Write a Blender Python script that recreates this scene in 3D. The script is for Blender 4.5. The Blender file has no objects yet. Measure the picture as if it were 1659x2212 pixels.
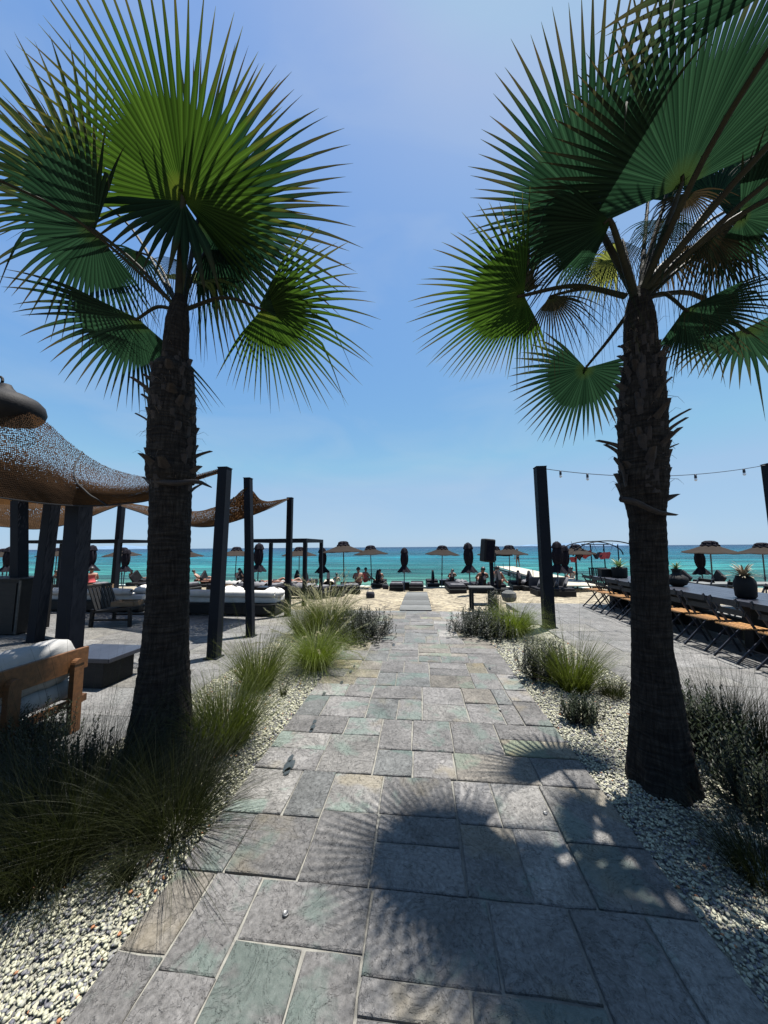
import bpy, math, random
import numpy as np
from mathutils import Vector
random.seed(7); rng = np.random.default_rng(7)
R_ = math.radians
C = bpy.context.scene.collection
SC = bpy.context.scene

# ------------------------------------------------------------------ camera
# photograph measured on a 1659 x 2212 grid
F = 720.0; CX, CY = 829.5, 1106.0
YAW = R_(6.0); ROLL = R_(-0.42); EYE = 1.6; PITCH = math.atan(76 / F)
fw = np.array([-math.sin(YAW) * math.cos(PITCH), math.cos(YAW) * math.cos(PITCH), math.sin(PITCH)])
r0 = np.array([math.cos(YAW), math.sin(YAW), 0.0]); u0 = np.cross(r0, fw)
rt = math.cos(ROLL) * r0 + math.sin(ROLL) * u0
up = -math.sin(ROLL) * r0 + math.cos(ROLL) * u0
CAM = np.array([0, 0, EYE])
def ray(x, y): return rt * (x - CX) / F + up * (CY - y) / F + fw
def G(x, y, z=0.0):
    d = ray(x, y); return CAM + d * ((z - EYE) / d[2])
def P(x, y, Y):
    d = ray(x, y); return CAM + d * (Y / d[1])
cam = bpy.data.objects.new('camera', bpy.data.cameras.new('camera')); C.objects.link(cam)
from mathutils import Matrix
m = Matrix(((rt[0], up[0], -fw[0], 0), (rt[1], up[1], -fw[1], 0), (rt[2], up[2], -fw[2], EYE), (0, 0, 0, 1)))
cam.matrix_world = m
cam.data.sensor_fit = 'HORIZONTAL'; cam.data.sensor_width = 36; cam.data.lens = 36 * F / 1659
cam.data.clip_start = 0.05; cam.data.clip_end = 60000
SC.camera = cam

# ------------------------------------------------------------------ light
SUN_EL = R_(76); SUN_AZ = R_(50)          # azimuth clockwise from +Y
w = bpy.data.worlds.new("World"); SC.world = w; w.use_nodes = True
nt = w.node_tree; nt.nodes.clear()
sky = nt.nodes.new('ShaderNodeTexSky'); sky.sky_type = 'NISHITA'; sky.sun_disc = False
sky.sun_elevation = SUN_EL; sky.sun_rotation = SUN_AZ
sky.air_density = 1.0; sky.dust_density = 2.3; sky.ozone_density = 3.0; sky.altitude = 2000
bg = nt.nodes.new('ShaderNodeBackground'); bg.inputs[1].default_value = 0.093
wo = nt.nodes.new('ShaderNodeOutputWorld')
gm = nt.nodes.new('ShaderNodeGamma'); gm.inputs[1].default_value = 0.5
hs = nt.nodes.new('ShaderNodeHueSaturation'); hs.inputs['Saturation'].default_value = 1.75; hs.inputs['Value'].default_value = 1.7; hs.inputs['Hue'].default_value = 0.505
nt.links.new(sky.outputs[0], gm.inputs[0]); nt.links.new(gm.outputs[0], hs.inputs['Color'])
dk = nt.nodes.new('ShaderNodeMix'); dk.data_type = 'RGBA'; dk.blend_type = 'DARKEN'; dk.inputs[0].default_value = 0.86; dk.inputs[7].default_value = (1.42, 2.15, 3.0, 1)
nt.links.new(hs.outputs[0], dk.inputs[6])
tcw = nt.nodes.new('ShaderNodeTexCoord'); mpw = nt.nodes.new('ShaderNodeMapping'); mpw.inputs['Scale'].default_value = (1.6, 1.6, 5.0); nt.links.new(tcw.outputs['Generated'], mpw.inputs[0])
nzw = nt.nodes.new('ShaderNodeTexNoise'); nzw.inputs['Scale'].default_value = 1.6; nzw.inputs['Detail'].default_value = 7; nzw.inputs['Distortion'].default_value = 0.6; nt.links.new(mpw.outputs[0], nzw.inputs['Vector'])
mrw = nt.nodes.new('ShaderNodeMapRange'); mrw.inputs[1].default_value = 0.45; mrw.inputs[2].default_value = 0.8; mrw.inputs[3].default_value = 0.0; mrw.inputs[4].default_value = 0.24; nt.links.new(nzw.outputs['Fac'], mrw.inputs[0])
cl_ = nt.nodes.new('ShaderNodeMix'); cl_.data_type = 'RGBA'; cl_.inputs[7].default_value = (2.4, 2.7, 3.0, 1); nt.links.new(mrw.outputs[0], cl_.inputs[0]); nt.links.new(dk.outputs[2], cl_.inputs[6])
nt.links.new(cl_.outputs[2], bg.inputs[0]); nt.links.new(bg.outputs[0], wo.inputs[0])
sun = bpy.data.objects.new('sun', bpy.data.lights.new('sun', 'SUN')); C.objects.link(sun)
sun.data.energy = 5.0; sun.data.angle = R_(0.55); sun.data.color = (1.0, 0.96, 0.9)
sdir = Vector((math.sin(SUN_AZ) * math.cos(SUN_EL), math.cos(SUN_AZ) * math.cos(SUN_EL), math.sin(SUN_EL)))
sun.rotation_euler = sdir.to_track_quat('Z', 'Y').to_euler()
SC.view_settings.view_transform = 'Standard'; SC.view_settings.look = 'None'
SC.view_settings.gamma = 1; SC.view_settings.use_curve_mapping = False
SC.view_settings.exposure = 1.45
SC.render.engine = 'CYCLES'
SC.cycles.max_bounces = 5; SC.cycles.transparent_max_bounces = 12; SC.cycles.diffuse_bounces = 2
SC.cycles.use_denoising = True

# ------------------------------------------------------------------ materials
def nodes(m):
    m.use_nodes = True; n = m.node_tree.nodes; l = m.node_tree.links; n.clear(); return n, l
def ramp(n, stops, interp='LINEAR'):
    r = n.new('ShaderNodeValToRGB'); r.color_ramp.interpolation = interp
    e = r.color_ramp.elements
    while len(e) < len(stops): e.new(0.5)
    for i, (p, c) in enumerate(stops):
        e[i].position = p; e[i].color = (*c, 1) if len(c) == 3 else c
    return r
def mixc(n, l, a, b, fac, mode='MIX'):
    x = n.new('ShaderNodeMix'); x.data_type = 'RGBA'; x.blend_type = mode
    for s, v in ((x.inputs[6], a), (x.inputs[7], b), (x.inputs[0], fac)):
        if hasattr(v, 'is_output'): l.new(v, s)
        elif isinstance(v, (int, float)): s.default_value = v
        else: s.default_value = (*v, 1)
    return x.outputs[2]
def noise(n, l, vec, scale, detail=4, rough=0.55, dist=0):
    t = n.new('ShaderNodeTexNoise'); t.inputs['Scale'].default_value = scale
    t.inputs['Detail'].default_value = detail; t.inputs['Roughness'].default_value = rough
    t.inputs['Distortion'].default_value = dist
    if vec is not None: l.new(vec, t.inputs['Vector'])
    return t
def pbr(name, c1, c2=None, scale=6, rough=0.7, bump=0.0, bscale=None, var=0.0, stretch=None, spec=0.4, metal=0.0, transl=0.0, tcol=None, wcoord=False):
    m = bpy.data.materials.new(name); n, l = nodes(m)
    out = n.new('ShaderNodeOutputMaterial'); b = n.new('ShaderNodeBsdfPrincipled')
    b.inputs['Roughness'].default_value = rough; b.inputs['Metallic'].default_value = metal
    b.inputs['Specular IOR Level'].default_value = spec
    if wcoord: tc = n.new('ShaderNodeNewGeometry'); v = tc.outputs['Position']
    else: tc = n.new('ShaderNodeTexCoord'); v = tc.outputs['Object']
    if stretch:
        mp = n.new('ShaderNodeMapping'); mp.inputs['Scale'].default_value = stretch; l.new(v, mp.inputs[0]); v = mp.outputs[0]
    c2 = c2 or tuple(x * 0.75 for x in c1)
    t = noise(n, l, v, scale)
    rp = ramp(n, [(0.35, (0, 0, 0)), (0.68, (1, 1, 1))]); l.new(t.outputs['Fac'], rp.inputs[0])
    col = mixc(n, l, c1, c2, rp.outputs[0])
    if var:
        oi = n.new('ShaderNodeObjectInfo'); mr = n.new('ShaderNodeMapRange')
        mr.inputs[3].default_value = 1 - var; mr.inputs[4].default_value = 1 + var; l.new(oi.outputs['Random'], mr.inputs[0])
        cb = n.new('ShaderNodeCombineColor')
        for i in range(3): l.new(mr.outputs[0], cb.inputs[i])
        col = mixc(n, l, col, cb.outputs[0], 1.0, 'MULTIPLY')
    l.new(col, b.inputs['Base Color'])
    if bump:
        t2 = noise(n, l, v, bscale or scale * 4, 5, 0.6)
        bp = n.new('ShaderNodeBump'); bp.inputs['Strength'].default_value = bump; bp.inputs['Distance'].default_value = 0.02
        l.new(t2.outputs['Fac'], bp.inputs['Height']); l.new(bp.outputs[0], b.inputs['Normal'])
    if transl:
        tr = n.new('ShaderNodeBsdfTranslucent'); ms = n.new('ShaderNodeMixShader'); ms.inputs[0].default_value = transl
        if tcol: l.new(mixc(n, l, col, tcol, 0.75), tr.inputs[0])
        else: l.new(col, tr.inputs[0])
        l.new(b.outputs[0], ms.inputs[1]); l.new(tr.outputs[0], ms.inputs[2]); l.new(ms.outputs[0], out.inputs[0])
    else: l.new(b.outputs[0], out.inputs[0])
    m['bsdf'] = b.name
    return m
M = {}
M['post'] = pbr('charcoal_painted_steel', (0.004, 0.0055, 0.009), (0.006, 0.008, 0.013), 3, 0.6, 0.05, 60, spec=0.1)
M['black_wood'] = pbr('black_stained_wood', (0.006, 0.006, 0.0065), (0.012, 0.0115, 0.011), 4, 0.6, 0.25, 30, stretch=(1, 8, 8), spec=0.2)
M['tabletop'] = pbr('dark_blue_grey_table_top', (0.0166, 0.0183, 0.0266), (0.0266, 0.0299, 0.0415), 2, 0.36, 0.1, 22, stretch=(6, 0.7, 1))
M['teak'] = pbr('oiled_teak', (0.0996, 0.0432, 0.0149), (0.0539, 0.0232, 0.0083), 3, 0.5, 0.2, 25, var=0.15, stretch=(1, 9, 9))
M['slat_wood'] = pbr('honey_slat_wood', (0.2988, 0.1535, 0.0498), (0.1826, 0.0830, 0.0249), 3, 0.5, 0.15, 25, var=0.35, stretch=(2, 12, 8))
M['crate'] = pbr('raw_crate_wood', (0.1660, 0.1079, 0.0622), (0.1162, 0.0747, 0.0415), 6, 0.7, 0.2, 30, var=0.1, stretch=(1, 6, 6))
M['cushion'] = pbr('shade_toned_canvas', (0.2573, 0.2531, 0.2448), (0.2075, 0.2033, 0.1950), 5, 0.9, 0.35, 14, spec=0.1)  # greyed white: the shade on the sofa cushions is put into the colour
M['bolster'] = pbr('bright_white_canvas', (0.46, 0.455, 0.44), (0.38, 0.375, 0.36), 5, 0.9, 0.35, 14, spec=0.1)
M['grey_cushion'] = pbr('charcoal_fabric', (0.012, 0.012, 0.015), (0.022, 0.022, 0.026), 5, 0.95, 0.3, 20, spec=0.1)
M['stripe'] = pbr('pale_grey_fabric', (0.1328, 0.1328, 0.1411), (0.0830, 0.0830, 0.0913), 5, 0.95, 0.2, 20, spec=0.1)
M['umbrella'] = pbr('taupe_canvas', (0.0266, 0.0216, 0.0183), (0.0208, 0.0166, 0.0141), 3, 0.95, 0.1, 10, var=0.15, transl=0.2, tcol=(0.0415, 0.0332, 0.0291), spec=0.1)
M['umbrella_dark'] = pbr('black_fringe_cloth', (0.005, 0.005, 0.009), (0.012, 0.010, 0.014), 14, 0.9, 0.3, 30, spec=0.1)
M['pole'] = pbr('dark_pole_paint', (0.02, 0.022, 0.03), None, 4, 0.4)
M['metal'] = pbr('brushed_steel', (0.16, 0.16, 0.16), None, 20, 0.5, metal=1.0)
M['skin'] = pbr('tanned_skin', (0.1826, 0.0830, 0.0515), (0.1494, 0.0664, 0.0415), 8, 0.5, transl=0.0)
M['skin_pale'] = pbr('fair_skin', (0.2822, 0.1660, 0.1162), (0.2324, 0.1328, 0.0913), 8, 0.5)
M['hair'] = pbr('dark_hair', (0.014, 0.01, 0.008), None, 30, 0.5)
M['red_cloth'] = pbr('faded_red_cloth', (0.3486, 0.0581, 0.0581), (0.2490, 0.0332, 0.0415), 10, 0.9)
M['pale_cloth'] = pbr('beige_cloth', (0.3735, 0.3320, 0.2739), None, 10, 0.9)
M['dark_cloth'] = pbr('dark_cloth', (0.02, 0.02, 0.028), None, 10, 0.9)
M['clay'] = pbr('matt_black_clay', (0.005, 0.005, 0.006), (0.010, 0.009, 0.009), 8, 0.7, 0.3, 30, spec=0.2)
M['agave'] = pbr('agave_leaf', (0.055, 0.11, 0.055), (0.09, 0.12, 0.05), 9, 0.5, transl=0.2, tcol=(0.12, 0.2, 0.05))
M['dry_agave'] = pbr('grey_succulent_leaf', (0.13, 0.13, 0.09), (0.2, 0.14, 0.09), 9, 0.6)
M['mortar'] = pbr('pale_mortar', (0.1826, 0.1784, 0.1577), (0.1245, 0.1203, 0.1079), 18, 0.95, 0.4, 80, wcoord=True, spec=0.1)
M['bulb'] = pbr('frosted_bulb_glass', (0.75, 0.78, 0.8), None, 3, 0.15, spec=0.6)
M['pier'] = pbr('bleached_pier_boards', (0.3320, 0.3071, 0.2490), (0.2822, 0.2573, 0.2075), 3, 0.8, 0.2, 12, var=0.12)
M['pier_dark'] = pbr('pier_piles', (0.06, 0.05, 0.045), None, 3, 0.8)
M['board'] = pbr('weathered_grey_boards', (0.0913, 0.0930, 0.0913), (0.0498, 0.0531, 0.0498), 4, 0.85, 0.4, 20, var=0.4, stretch=(1, 10, 10))
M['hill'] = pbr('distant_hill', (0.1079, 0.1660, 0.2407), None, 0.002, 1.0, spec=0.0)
M['wet'] = pbr('wet_stone_mark', (0.02, 0.024, 0.024), (0.035, 0.04, 0.04), 20, 0.3)
M['bark'] = None

def slate(name, base, teal_amt=1.0, fine=1.0, light=1.0):
    m = bpy.data.materials.new(name); n, l = nodes(m)
    out = n.new('ShaderNodeOutputMaterial'); b = n.new('ShaderNodeBsdfPrincipled'); l.new(b.outputs[0], out.inputs[0])
    g = n.new('ShaderNodeNewGeometry'); oi = n.new('ShaderNodeObjectInfo')
    # shift the texture for each stone so that the relief does not run across joints
    cb = n.new('ShaderNodeCombineXYZ'); ml = n.new('ShaderNodeMath'); ml.operation = 'MULTIPLY'; ml.inputs[1].default_value = 37.0
    l.new(oi.outputs['Random'], ml.inputs[0]); l.new(ml.outputs[0], cb.inputs[2]); l.new(ml.outputs[0], cb.inputs[0])
    va = n.new('ShaderNodeVectorMath'); va.operation = 'ADD'; l.new(g.outputs['Position'], va.inputs[0]); l.new(cb.outputs[0], va.inputs[1])
    v = va.outputs[0]
    t = noise(n, l, v, 3.2, 8, 0.62, 0.6)
    r = ramp(n, [(0.28, tuple(x * 0.6 for x in base)), (0.5, base), (0.72, tuple(min(1, x * 1.4) for x in base))]); l.new(t.outputs['Fac'], r.inputs[0])
    t2 = noise(n, l, v, 45, 4, 0.7)
    r2 = ramp(n, [(0.32, (0.6, 0.6, 0.6)), (0.68, (1.35, 1.35, 1.35))]); l.new(t2.outputs['Fac'], r2.inputs[0])
    col = mixc(n, l, r.outputs[0], r2.outputs[0], 1.0, 'MULTIPLY')
    # green-grey mineral patches
    t3 = noise(n, l, v, 1.9, 5, 0.6, 0.3)
    r3 = ramp(n, [(0.55, (0, 0, 0)), (0.61, (1, 1, 1))]); l.new(t3.outputs['Fac'], r3.inputs[0])
    mm = n.new('ShaderNodeMath'); mm.operation = 'MULTIPLY'; mm.inputs[1].default_value = 0.62 * teal_amt; l.new(r3.outputs[0], mm.inputs[0])
    col = mixc(n, l, col, (base[0] * 0.78, base[1] * 1.12, base[2] * 1.0), mm.outputs[0])
    # rare rust / sand stains
    t4 = noise(n, l, v, 1.3, 4, 0.6, 0.2)
    r4 = ramp(n, [(0.60, (0, 0, 0)), (0.66, (1, 1, 1))]); l.new(t4.outputs['Fac'], r4.inputs[0])
    m4 = n.new('ShaderNodeMath'); m4.operation = 'MULTIPLY'; m4.inputs[1].default_value = 0.5 if teal_amt > .5 else .12; l.new(r4.outputs[0], m4.inputs[0])
    col = mixc(n, l, col, (base[0] * 1.35, base[1] * 1.2, base[2] * 0.85), m4.outputs[0])
    mr = n.new('ShaderNodeMapRange'); mr.inputs[3].default_value = 0.82; mr.inputs[4].default_value = 1.25; l.new(oi.outputs['Random'], mr.inputs[0])
    c3 = n.new('ShaderNodeCombineColor')
    for i in range(3): l.new(mr.outputs[0], c3.inputs[i])
    col = mixc(n, l, col, c3.outputs[0], 1.0, 'MULTIPLY')
    ml2 = n.new('ShaderNodeMath'); ml2.operation = 'MULTIPLY'; ml2.inputs[1].default_value = 7.31; l.new(oi.outputs['Random'], ml2.inputs[0])
    fr2 = n.new('ShaderNodeMath'); fr2.operation = 'FRACT'; l.new(ml2.outputs[0], fr2.inputs[0])
    rt2 = ramp(n, [(0, (1, 1, 1)), (0.55, (1.08, 1.02, 0.9)), (0.7, (0.9, 0.96, 0.97)), (0.85, (1.32, 1.32, 1.28)), (0.93, (1.2, 1.12, 0.86))], 'CONSTANT'); l.new(fr2.outputs[0], rt2.inputs[0])
    col = mixc(n, l, col, rt2.outputs[0], 1.0 if teal_amt > .5 else .25, 'MULTIPLY')
    l.new(col, b.inputs['Base Color'])
    b.inputs['Roughness'].default_value = 0.62; b.inputs['Specular IOR Level'].default_value = 0.35
    # cleft relief: terraces plus grain
    tb = noise(n, l, v, 5.5 * fine, 6, 0.6, 1.2)
    st = ramp(n, [(0.0, (0, 0, 0)), (0.40, (0.1,) * 3), (0.43, (0.35,) * 3), (0.52, (0.42,) * 3), (0.545, (0.75,) * 3), (0.66, (0.8,) * 3), (0.68, (1,) * 3)]); l.new(tb.outputs['Fac'], st.inputs[0])
    ce = ramp(n, [(0.0, (0.7,) * 3), (0.40, (0.95,) * 3), (0.415, (1.3,) * 3), (0.43, (0.9,) * 3), (0.52, (1.0,) * 3), (0.533, (1.35,) * 3), (0.545, (0.92,) * 3), (0.665, (1.0,) * 3), (0.675, (1.3,) * 3), (0.69, (1.0,) * 3)]); l.new(tb.outputs['Fac'], ce.inputs[0])  # bright step edges and darker hollows of the relief painted into the colour
    l.new(mixc(n, l, col, ce.outputs[0], 0.7, 'MULTIPLY'), b.inputs['Base Color'])
    b1 = n.new('ShaderNodeBump'); b1.inputs['Strength'].default_value = 0.9; b1.inputs['Distance'].default_value = 0.03; l.new(st.outputs[0], b1.inputs['Height'])
    tg = noise(n, l, v, 38, 6, 0.7, 0.4)
    b2 = n.new('ShaderNodeBump'); b2.inputs['Strength'].default_value = 0.9; b2.inputs['Distance'].default_value = 0.018
    l.new(tg.outputs['Fac'], b2.inputs['Height']); l.new(b1.outputs[0], b2.inputs['Normal']); l.new(b2.outputs[0], b.inputs['Normal'])
    return m
M['slate'] = slate('cleft_slate', (0.1013, 0.0971, 0.0930))
M['slate_deck'] = slate('honed_deck_stone', (0.1062, 0.1037, 0.0996), 0.1)

def pebble_mat(name, stops, wcoord=True):
    m = bpy.data.materials.new(name); n, l = nodes(m)
    out = n.new('ShaderNodeOutputMaterial'); b = n.new('ShaderNodeBsdfPrincipled'); l.new(b.outputs[0], out.inputs[0])
    at = n.new('ShaderNodeAttribute'); at.attribute_name = 'tone'
    r = ramp(n, stops); l.new(at.outputs['Fac'], r.inputs[0])
    g = n.new('ShaderNodeNewGeometry'); t = noise(n, l, g.outputs['Position'], 90, 3)
    r2 = ramp(n, [(0.3, (0.8,) * 3), (0.7, (1.1,) * 3)]); l.new(t.outputs['Fac'], r2.inputs[0])
    l.new(mixc(n, l, r.outputs[0], r2.outputs[0], 1.0, 'MULTIPLY'), b.inputs['Base Color'])
    b.inputs['Roughness'].default_value = 0.6; b.inputs['Specular IOR Level'].default_value = 0.3
    return m
M['pebble'] = pebble_mat('cream_pebbles', [(0, (0.0498, 0.0498, 0.0664)), (0.3, (0.1245, 0.1245, 0.1286)), (0.5, (0.2490, 0.2448, 0.1826)), (0.9, (0.3486, 0.3403, 0.2407)), (1.0, (0.2490, 0.1079, 0.0498))])

def ground_speckle(name, cols, scale, bump=0.6, dist=0.02, big=0.6):
    m = bpy.data.materials.new(name); n, l = nodes(m)
    out = n.new('ShaderNodeOutputMaterial'); b = n.new('ShaderNodeBsdfPrincipled'); l.new(b.outputs[0], out.inputs[0])
    g = n.new('ShaderNodeNewGeometry')
    vo = n.new('ShaderNodeTexVoronoi'); vo.inputs['Scale'].default_value = scale; l.new(g.outputs['Position'], vo.inputs['Vector'])
    sp = n.new('ShaderNodeSeparateColor'); l.new(vo.outputs['Color'], sp.inputs[0])
    r = ramp(n, [(i / (len(cols) - 1), c) for i, c in enumerate(cols)]); l.new(sp.outputs[0], r.inputs[0])
    t = noise(n, l, g.outputs['Position'], big, 5, 0.6)
    r2 = ramp(n, [(0.3, (0.75, 0.74, 0.72)), (0.7, (1.15, 1.14, 1.1))]); l.new(t.outputs['Fac'], r2.inputs[0])
    l.new(mixc(n, l, r.outputs[0], r2.outputs[0], 1.0, 'MULTIPLY'), b.inputs['Base Color'])
    b.inputs['Roughness'].default_value = 0.9; b.inputs['Specular IOR Level'].default_value = 0.15
    bp = n.new('ShaderNodeBump'); bp.inputs['Strength'].default_value = bump; bp.inputs['Distance'].default_value = dist; bp.invert = True
    l.new(vo.outputs['Distance'], bp.inputs['Height']); l.new(bp.outputs[0], b.inputs['Normal'])
    return m
M['gravel_base'] = ground_speckle('gravel_bed_base', [(0.0581, 0.0581, 0.0664), (0.1494, 0.1494, 0.1328), (0.2324, 0.2283, 0.1826), (0.3154, 0.3071, 0.2490)], 55)
M['beach'] = ground_speckle('pebble_beach', [(0.0830, 0.0730, 0.0581), (0.1660, 0.1452, 0.1120), (0.2241, 0.1950, 0.1411), (0.2739, 0.2448, 0.1867)], 9, 0.8, 0.06)

# water
def water_mat():
    m = bpy.data.materials.new('sea_water'); n, l = nodes(m)
    out = n.new('ShaderNodeOutputMaterial'); b = n.new('ShaderNodeBsdfPrincipled'); l.new(b.outputs[0], out.inputs[0])
    g = n.new('ShaderNodeNewGeometry'); s = n.new('ShaderNodeSeparateXYZ'); l.new(g.outputs['Position'], s.inputs[0])
    lg = n.new('ShaderNodeMath'); lg.operation = 'LOGARITHM'; lg.inputs[1].default_value = 10; l.new(s.outputs[1], lg.inputs[0])
    mr = n.new('ShaderNodeMapRange'); mr.inputs[1].default_value = 1.3; mr.inputs[2].default_value = 3.3; l.new(lg.outputs[0], mr.inputs[0])
    mp = n.new('ShaderNodeMapping'); mp.inputs['Scale'].default_value = (0.02, 0.06, 1); l.new(g.outputs['Position'], mp.inputs[0])
    t = noise(n, l, mp.outputs[0], 1.0, 3)
    ad = n.new('ShaderNodeMath'); ad.operation = 'MULTIPLY_ADD'; ad.inputs[1].default_value = 0.16; ad.inputs[2].default_value = -0.08
    l.new(t.outputs['Fac'], ad.inputs[0]); a2 = n.new('ShaderNodeMath'); a2.operation = 'ADD'; l.new(ad.outputs[0], a2.inputs[0]); l.new(mr.outputs[0], a2.inputs[1])
    r = ramp(n, [(0.0, (0.035, 0.10, 0.075)), (0.10, (0.012, 0.092, 0.086)), (0.28, (0.001, 0.062, 0.085)), (0.6, (0.0, 0.028, 0.064)), (0.9, (0.0, 0.012, 0.04))])
    l.new(a2.outputs[0], r.inputs[0])
    # ripples: scale stretched along the crests
    m1 = n.new('ShaderNodeMapping'); m1.inputs['Scale'].default_value = (0.35, 1.5, 1); m1.inputs['Rotation'].default_value = (0, 0, R_(6)); l.new(g.outputs['Position'], m1.inputs[0])
    n1 = noise(n, l, m1.outputs[0], 1.0, 6, 0.62, 0.4)
    m2 = n.new('ShaderNodeMapping'); m2.inputs['Scale'].default_value = (0.06, 0.22, 1); l.new(g.outputs['Position'], m2.inputs[0])
    n2 = noise(n, l, m2.outputs[0], 1.0, 4, 0.6)
    sm = n.new('ShaderNodeMath'); sm.operation = 'MULTIPLY_ADD'; sm.inputs[1].default_value = 2.2; l.new(n2.outputs['Fac'], sm.inputs[0]); l.new(n1.outputs['Fac'], sm.inputs[2])
    bp = n.new('ShaderNodeBump'); bp.inputs['Strength'].default_value = 1.0; bp.inputs['Distance'].default_value = 0.35
    l.new(sm.outputs[0], bp.inputs['Height']); l.new(bp.outputs[0], b.inputs['Normal'])
    col = r.outputs[0]
    for sc_, lo, hi in (((0.10, 0.55, 1), 0.55, 1.5), ((0.03, 0.16, 1), 0.6, 1.45), ((0.008, 0.045, 1), 0.65, 1.35), ((0.5, 2.2, 1), 0.7, 1.35)):  # light and dark of the waves painted as streaks in the colour
        mw = n.new('ShaderNodeMapping'); mw.inputs['Scale'].default_value = sc_; mw.inputs['Rotation'].default_value = (0, 0, R_(4)); l.new(g.outputs['Position'], mw.inputs[0])
        nw = noise(n, l, mw.outputs[0], 1.0, 4, 0.6, 0.7); rw = ramp(n, [(0.38, (lo, lo * 1.04, lo * 1.06)), (0.5, (0.95,) * 3), (0.64, (hi * 1.15, hi, hi * .97))]); l.new(nw.outputs['Fac'], rw.inputs[0])
        col = mixc(n, l, col, rw.outputs[0], 1.0, 'MULTIPLY')
    l.new(col, b.inputs['Base Color'])
    b.inputs['Roughness'].default_value = 0.22; b.inputs['IOR'].default_value = 1.2; b.inputs['Specular IOR Level'].default_value = 0.03
    return m
M['water'] = water_mat()

def frond_mat(name, g1, g2, tcol, tr=0.45, rough=0.72):
    m = bpy.data.materials.new(name); n, l = nodes(m)
    out = n.new('ShaderNodeOutputMaterial'); b = n.new('ShaderNodeBsdfPrincipled')
    uv = n.new('ShaderNodeUVMap'); s = n.new('ShaderNodeSeparateXYZ'); l.new(uv.outputs[0], s.inputs[0])
    # u = across the fan (segment number), v = from hub (0) to tip (1)
    tx = n.new('ShaderNodeTexNoise'); tx.noise_dimensions = '2D'; tx.inputs['Scale'].default_value = 3.0; l.new(uv.outputs[0], tx.inputs['Vector'])
    c = mixc(n, l, g1, g2, tx.outputs['Fac'])
    ar = n.new('ShaderNodeAttribute'); ar.attribute_name = 'rib'; rr = ramp(n, [(0.0, (0.5,) * 3), (0.25, (0.8,) * 3), (0.8, (1.0,) * 3), (1.0, (1.6,) * 3)]); l.new(ar.outputs['Fac'], rr.inputs[0])
    ag = n.new('ShaderNodeAttribute'); ag.attribute_name = 'seg'; rg = ramp(n, [(0.0, (0.6, 0.65, 0.6)), (1.0, (1.35, 1.3, 1.2))]); l.new(ag.outputs['Fac'], rg.inputs[0])
    mod = mixc(n, l, rr.outputs[0], rg.outputs[0], 1.0, 'MULTIPLY'); c = mixc(n, l, c, mod, 1.0, 'MULTIPLY'); tcol = mixc(n, l, tcol, mod, 1.0, 'MULTIPLY')
    # browned, dried tips and blotches on some segments
    na = noise(n, l, uv.outputs[0], 5, 4, 0.6); am = n.new('ShaderNodeMath'); am.operation = 'MULTIPLY_ADD'; am.inputs[1].default_value = .5; l.new(na.outputs['Fac'], am.inputs[0]); l.new(s.outputs[1], am.inputs[2])
    a3 = n.new('ShaderNodeMath'); a3.operation = 'MULTIPLY_ADD'; a3.inputs[1].default_value = .18; l.new(ag.outputs['Fac'], a3.inputs[0]); l.new(am.outputs[0], a3.inputs[2])
    rb_ = ramp(n, [(0.0, (0,) * 3), (0.47, (0,) * 3), (0.70, (.9,) * 3)]); a4 = n.new('ShaderNodeMath'); a4.operation = 'MULTIPLY'; a4.inputs[1].default_value = .48; l.new(a3.outputs[0], a4.inputs[0]); l.new(a4.outputs[0], rb_.inputs[0])
    c = mixc(n, l, c, (0.045, 0.03, 0.014), rb_.outputs[0]); tcol = mixc(n, l, tcol, (0.07, 0.04, 0.014), rb_.outputs[0])
    hb = ramp(n, [(0.0, (1, 1, 1)), (0.07, (0.6, 0.6, 0.6)), (0.16, (0, 0, 0)), (0.93, (0, 0, 0)), (1.0, (0.8, 0.8, 0.8))]); l.new(s.outputs[1], hb.inputs[0])
    c = mixc(n, l, c, tuple(x * 1.6 for x in g2[:2]) + (g2[2],), hb.outputs[0])
    l.new(c, b.inputs['Base Color']); b.inputs['Roughness'].default_value = rough; b.inputs['Specular IOR Level'].default_value = 0.06
    tr_ = n.new('ShaderNodeBsdfTranslucent'); ct = mixc(n, l, tcol, (0.10, 0.12, 0.015) if tr > .4 else (0.035, 0.055, 0.012), hb.outputs[0]); l.new(ct, tr_.inputs[0])
    ms = n.new('ShaderNodeMixShader'); ms.inputs[0].default_value = tr
    l.new(b.outputs[0], ms.inputs[1]); l.new(tr_.outputs[0], ms.inputs[2]); l.new(ms.outputs[0], out.inputs[0])
    return m
M['frond'] = frond_mat('fan_leaf', (0.010, 0.025, 0.007), (0.018, 0.034, 0.008), (0.024, 0.052, 0.006))
M['frond_dark'] = frond_mat('dark_fan_leaf', (0.008, 0.0185, 0.0115), (0.010, 0.023, 0.012), (0.012, 0.036, 0.018), 0.34)  # darker, greyer green than the main leaf colours
M['frond_dry'] = frond_mat('dry_fan_leaf', (0.0332, 0.0266, 0.0166), (0.0232, 0.0249, 0.0133), (0.0498, 0.0349, 0.0183), 0.3, 0.7)
M['frond_pale'] = frond_mat('pale_backlit_fan_leaf', (0.0332, 0.0498, 0.0116), (0.0415, 0.0539, 0.0124), (0.1245, 0.1411, 0.0332), 0.5)  # paler colours carry the backlit look of fans behind the stalks
M['petiole'] = pbr('leaf_stalk', (0.0166, 0.0166, 0.0075), (0.0100, 0.0083, 0.0050), 8, 0.65, 0.2, 60, spec=0.15)
M['petiole_dry'] = pbr('cut_leaf_base', (0.024, 0.018, 0.015), (0.009, 0.007, 0.008), 14, 0.85, 0.5, 60)
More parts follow.
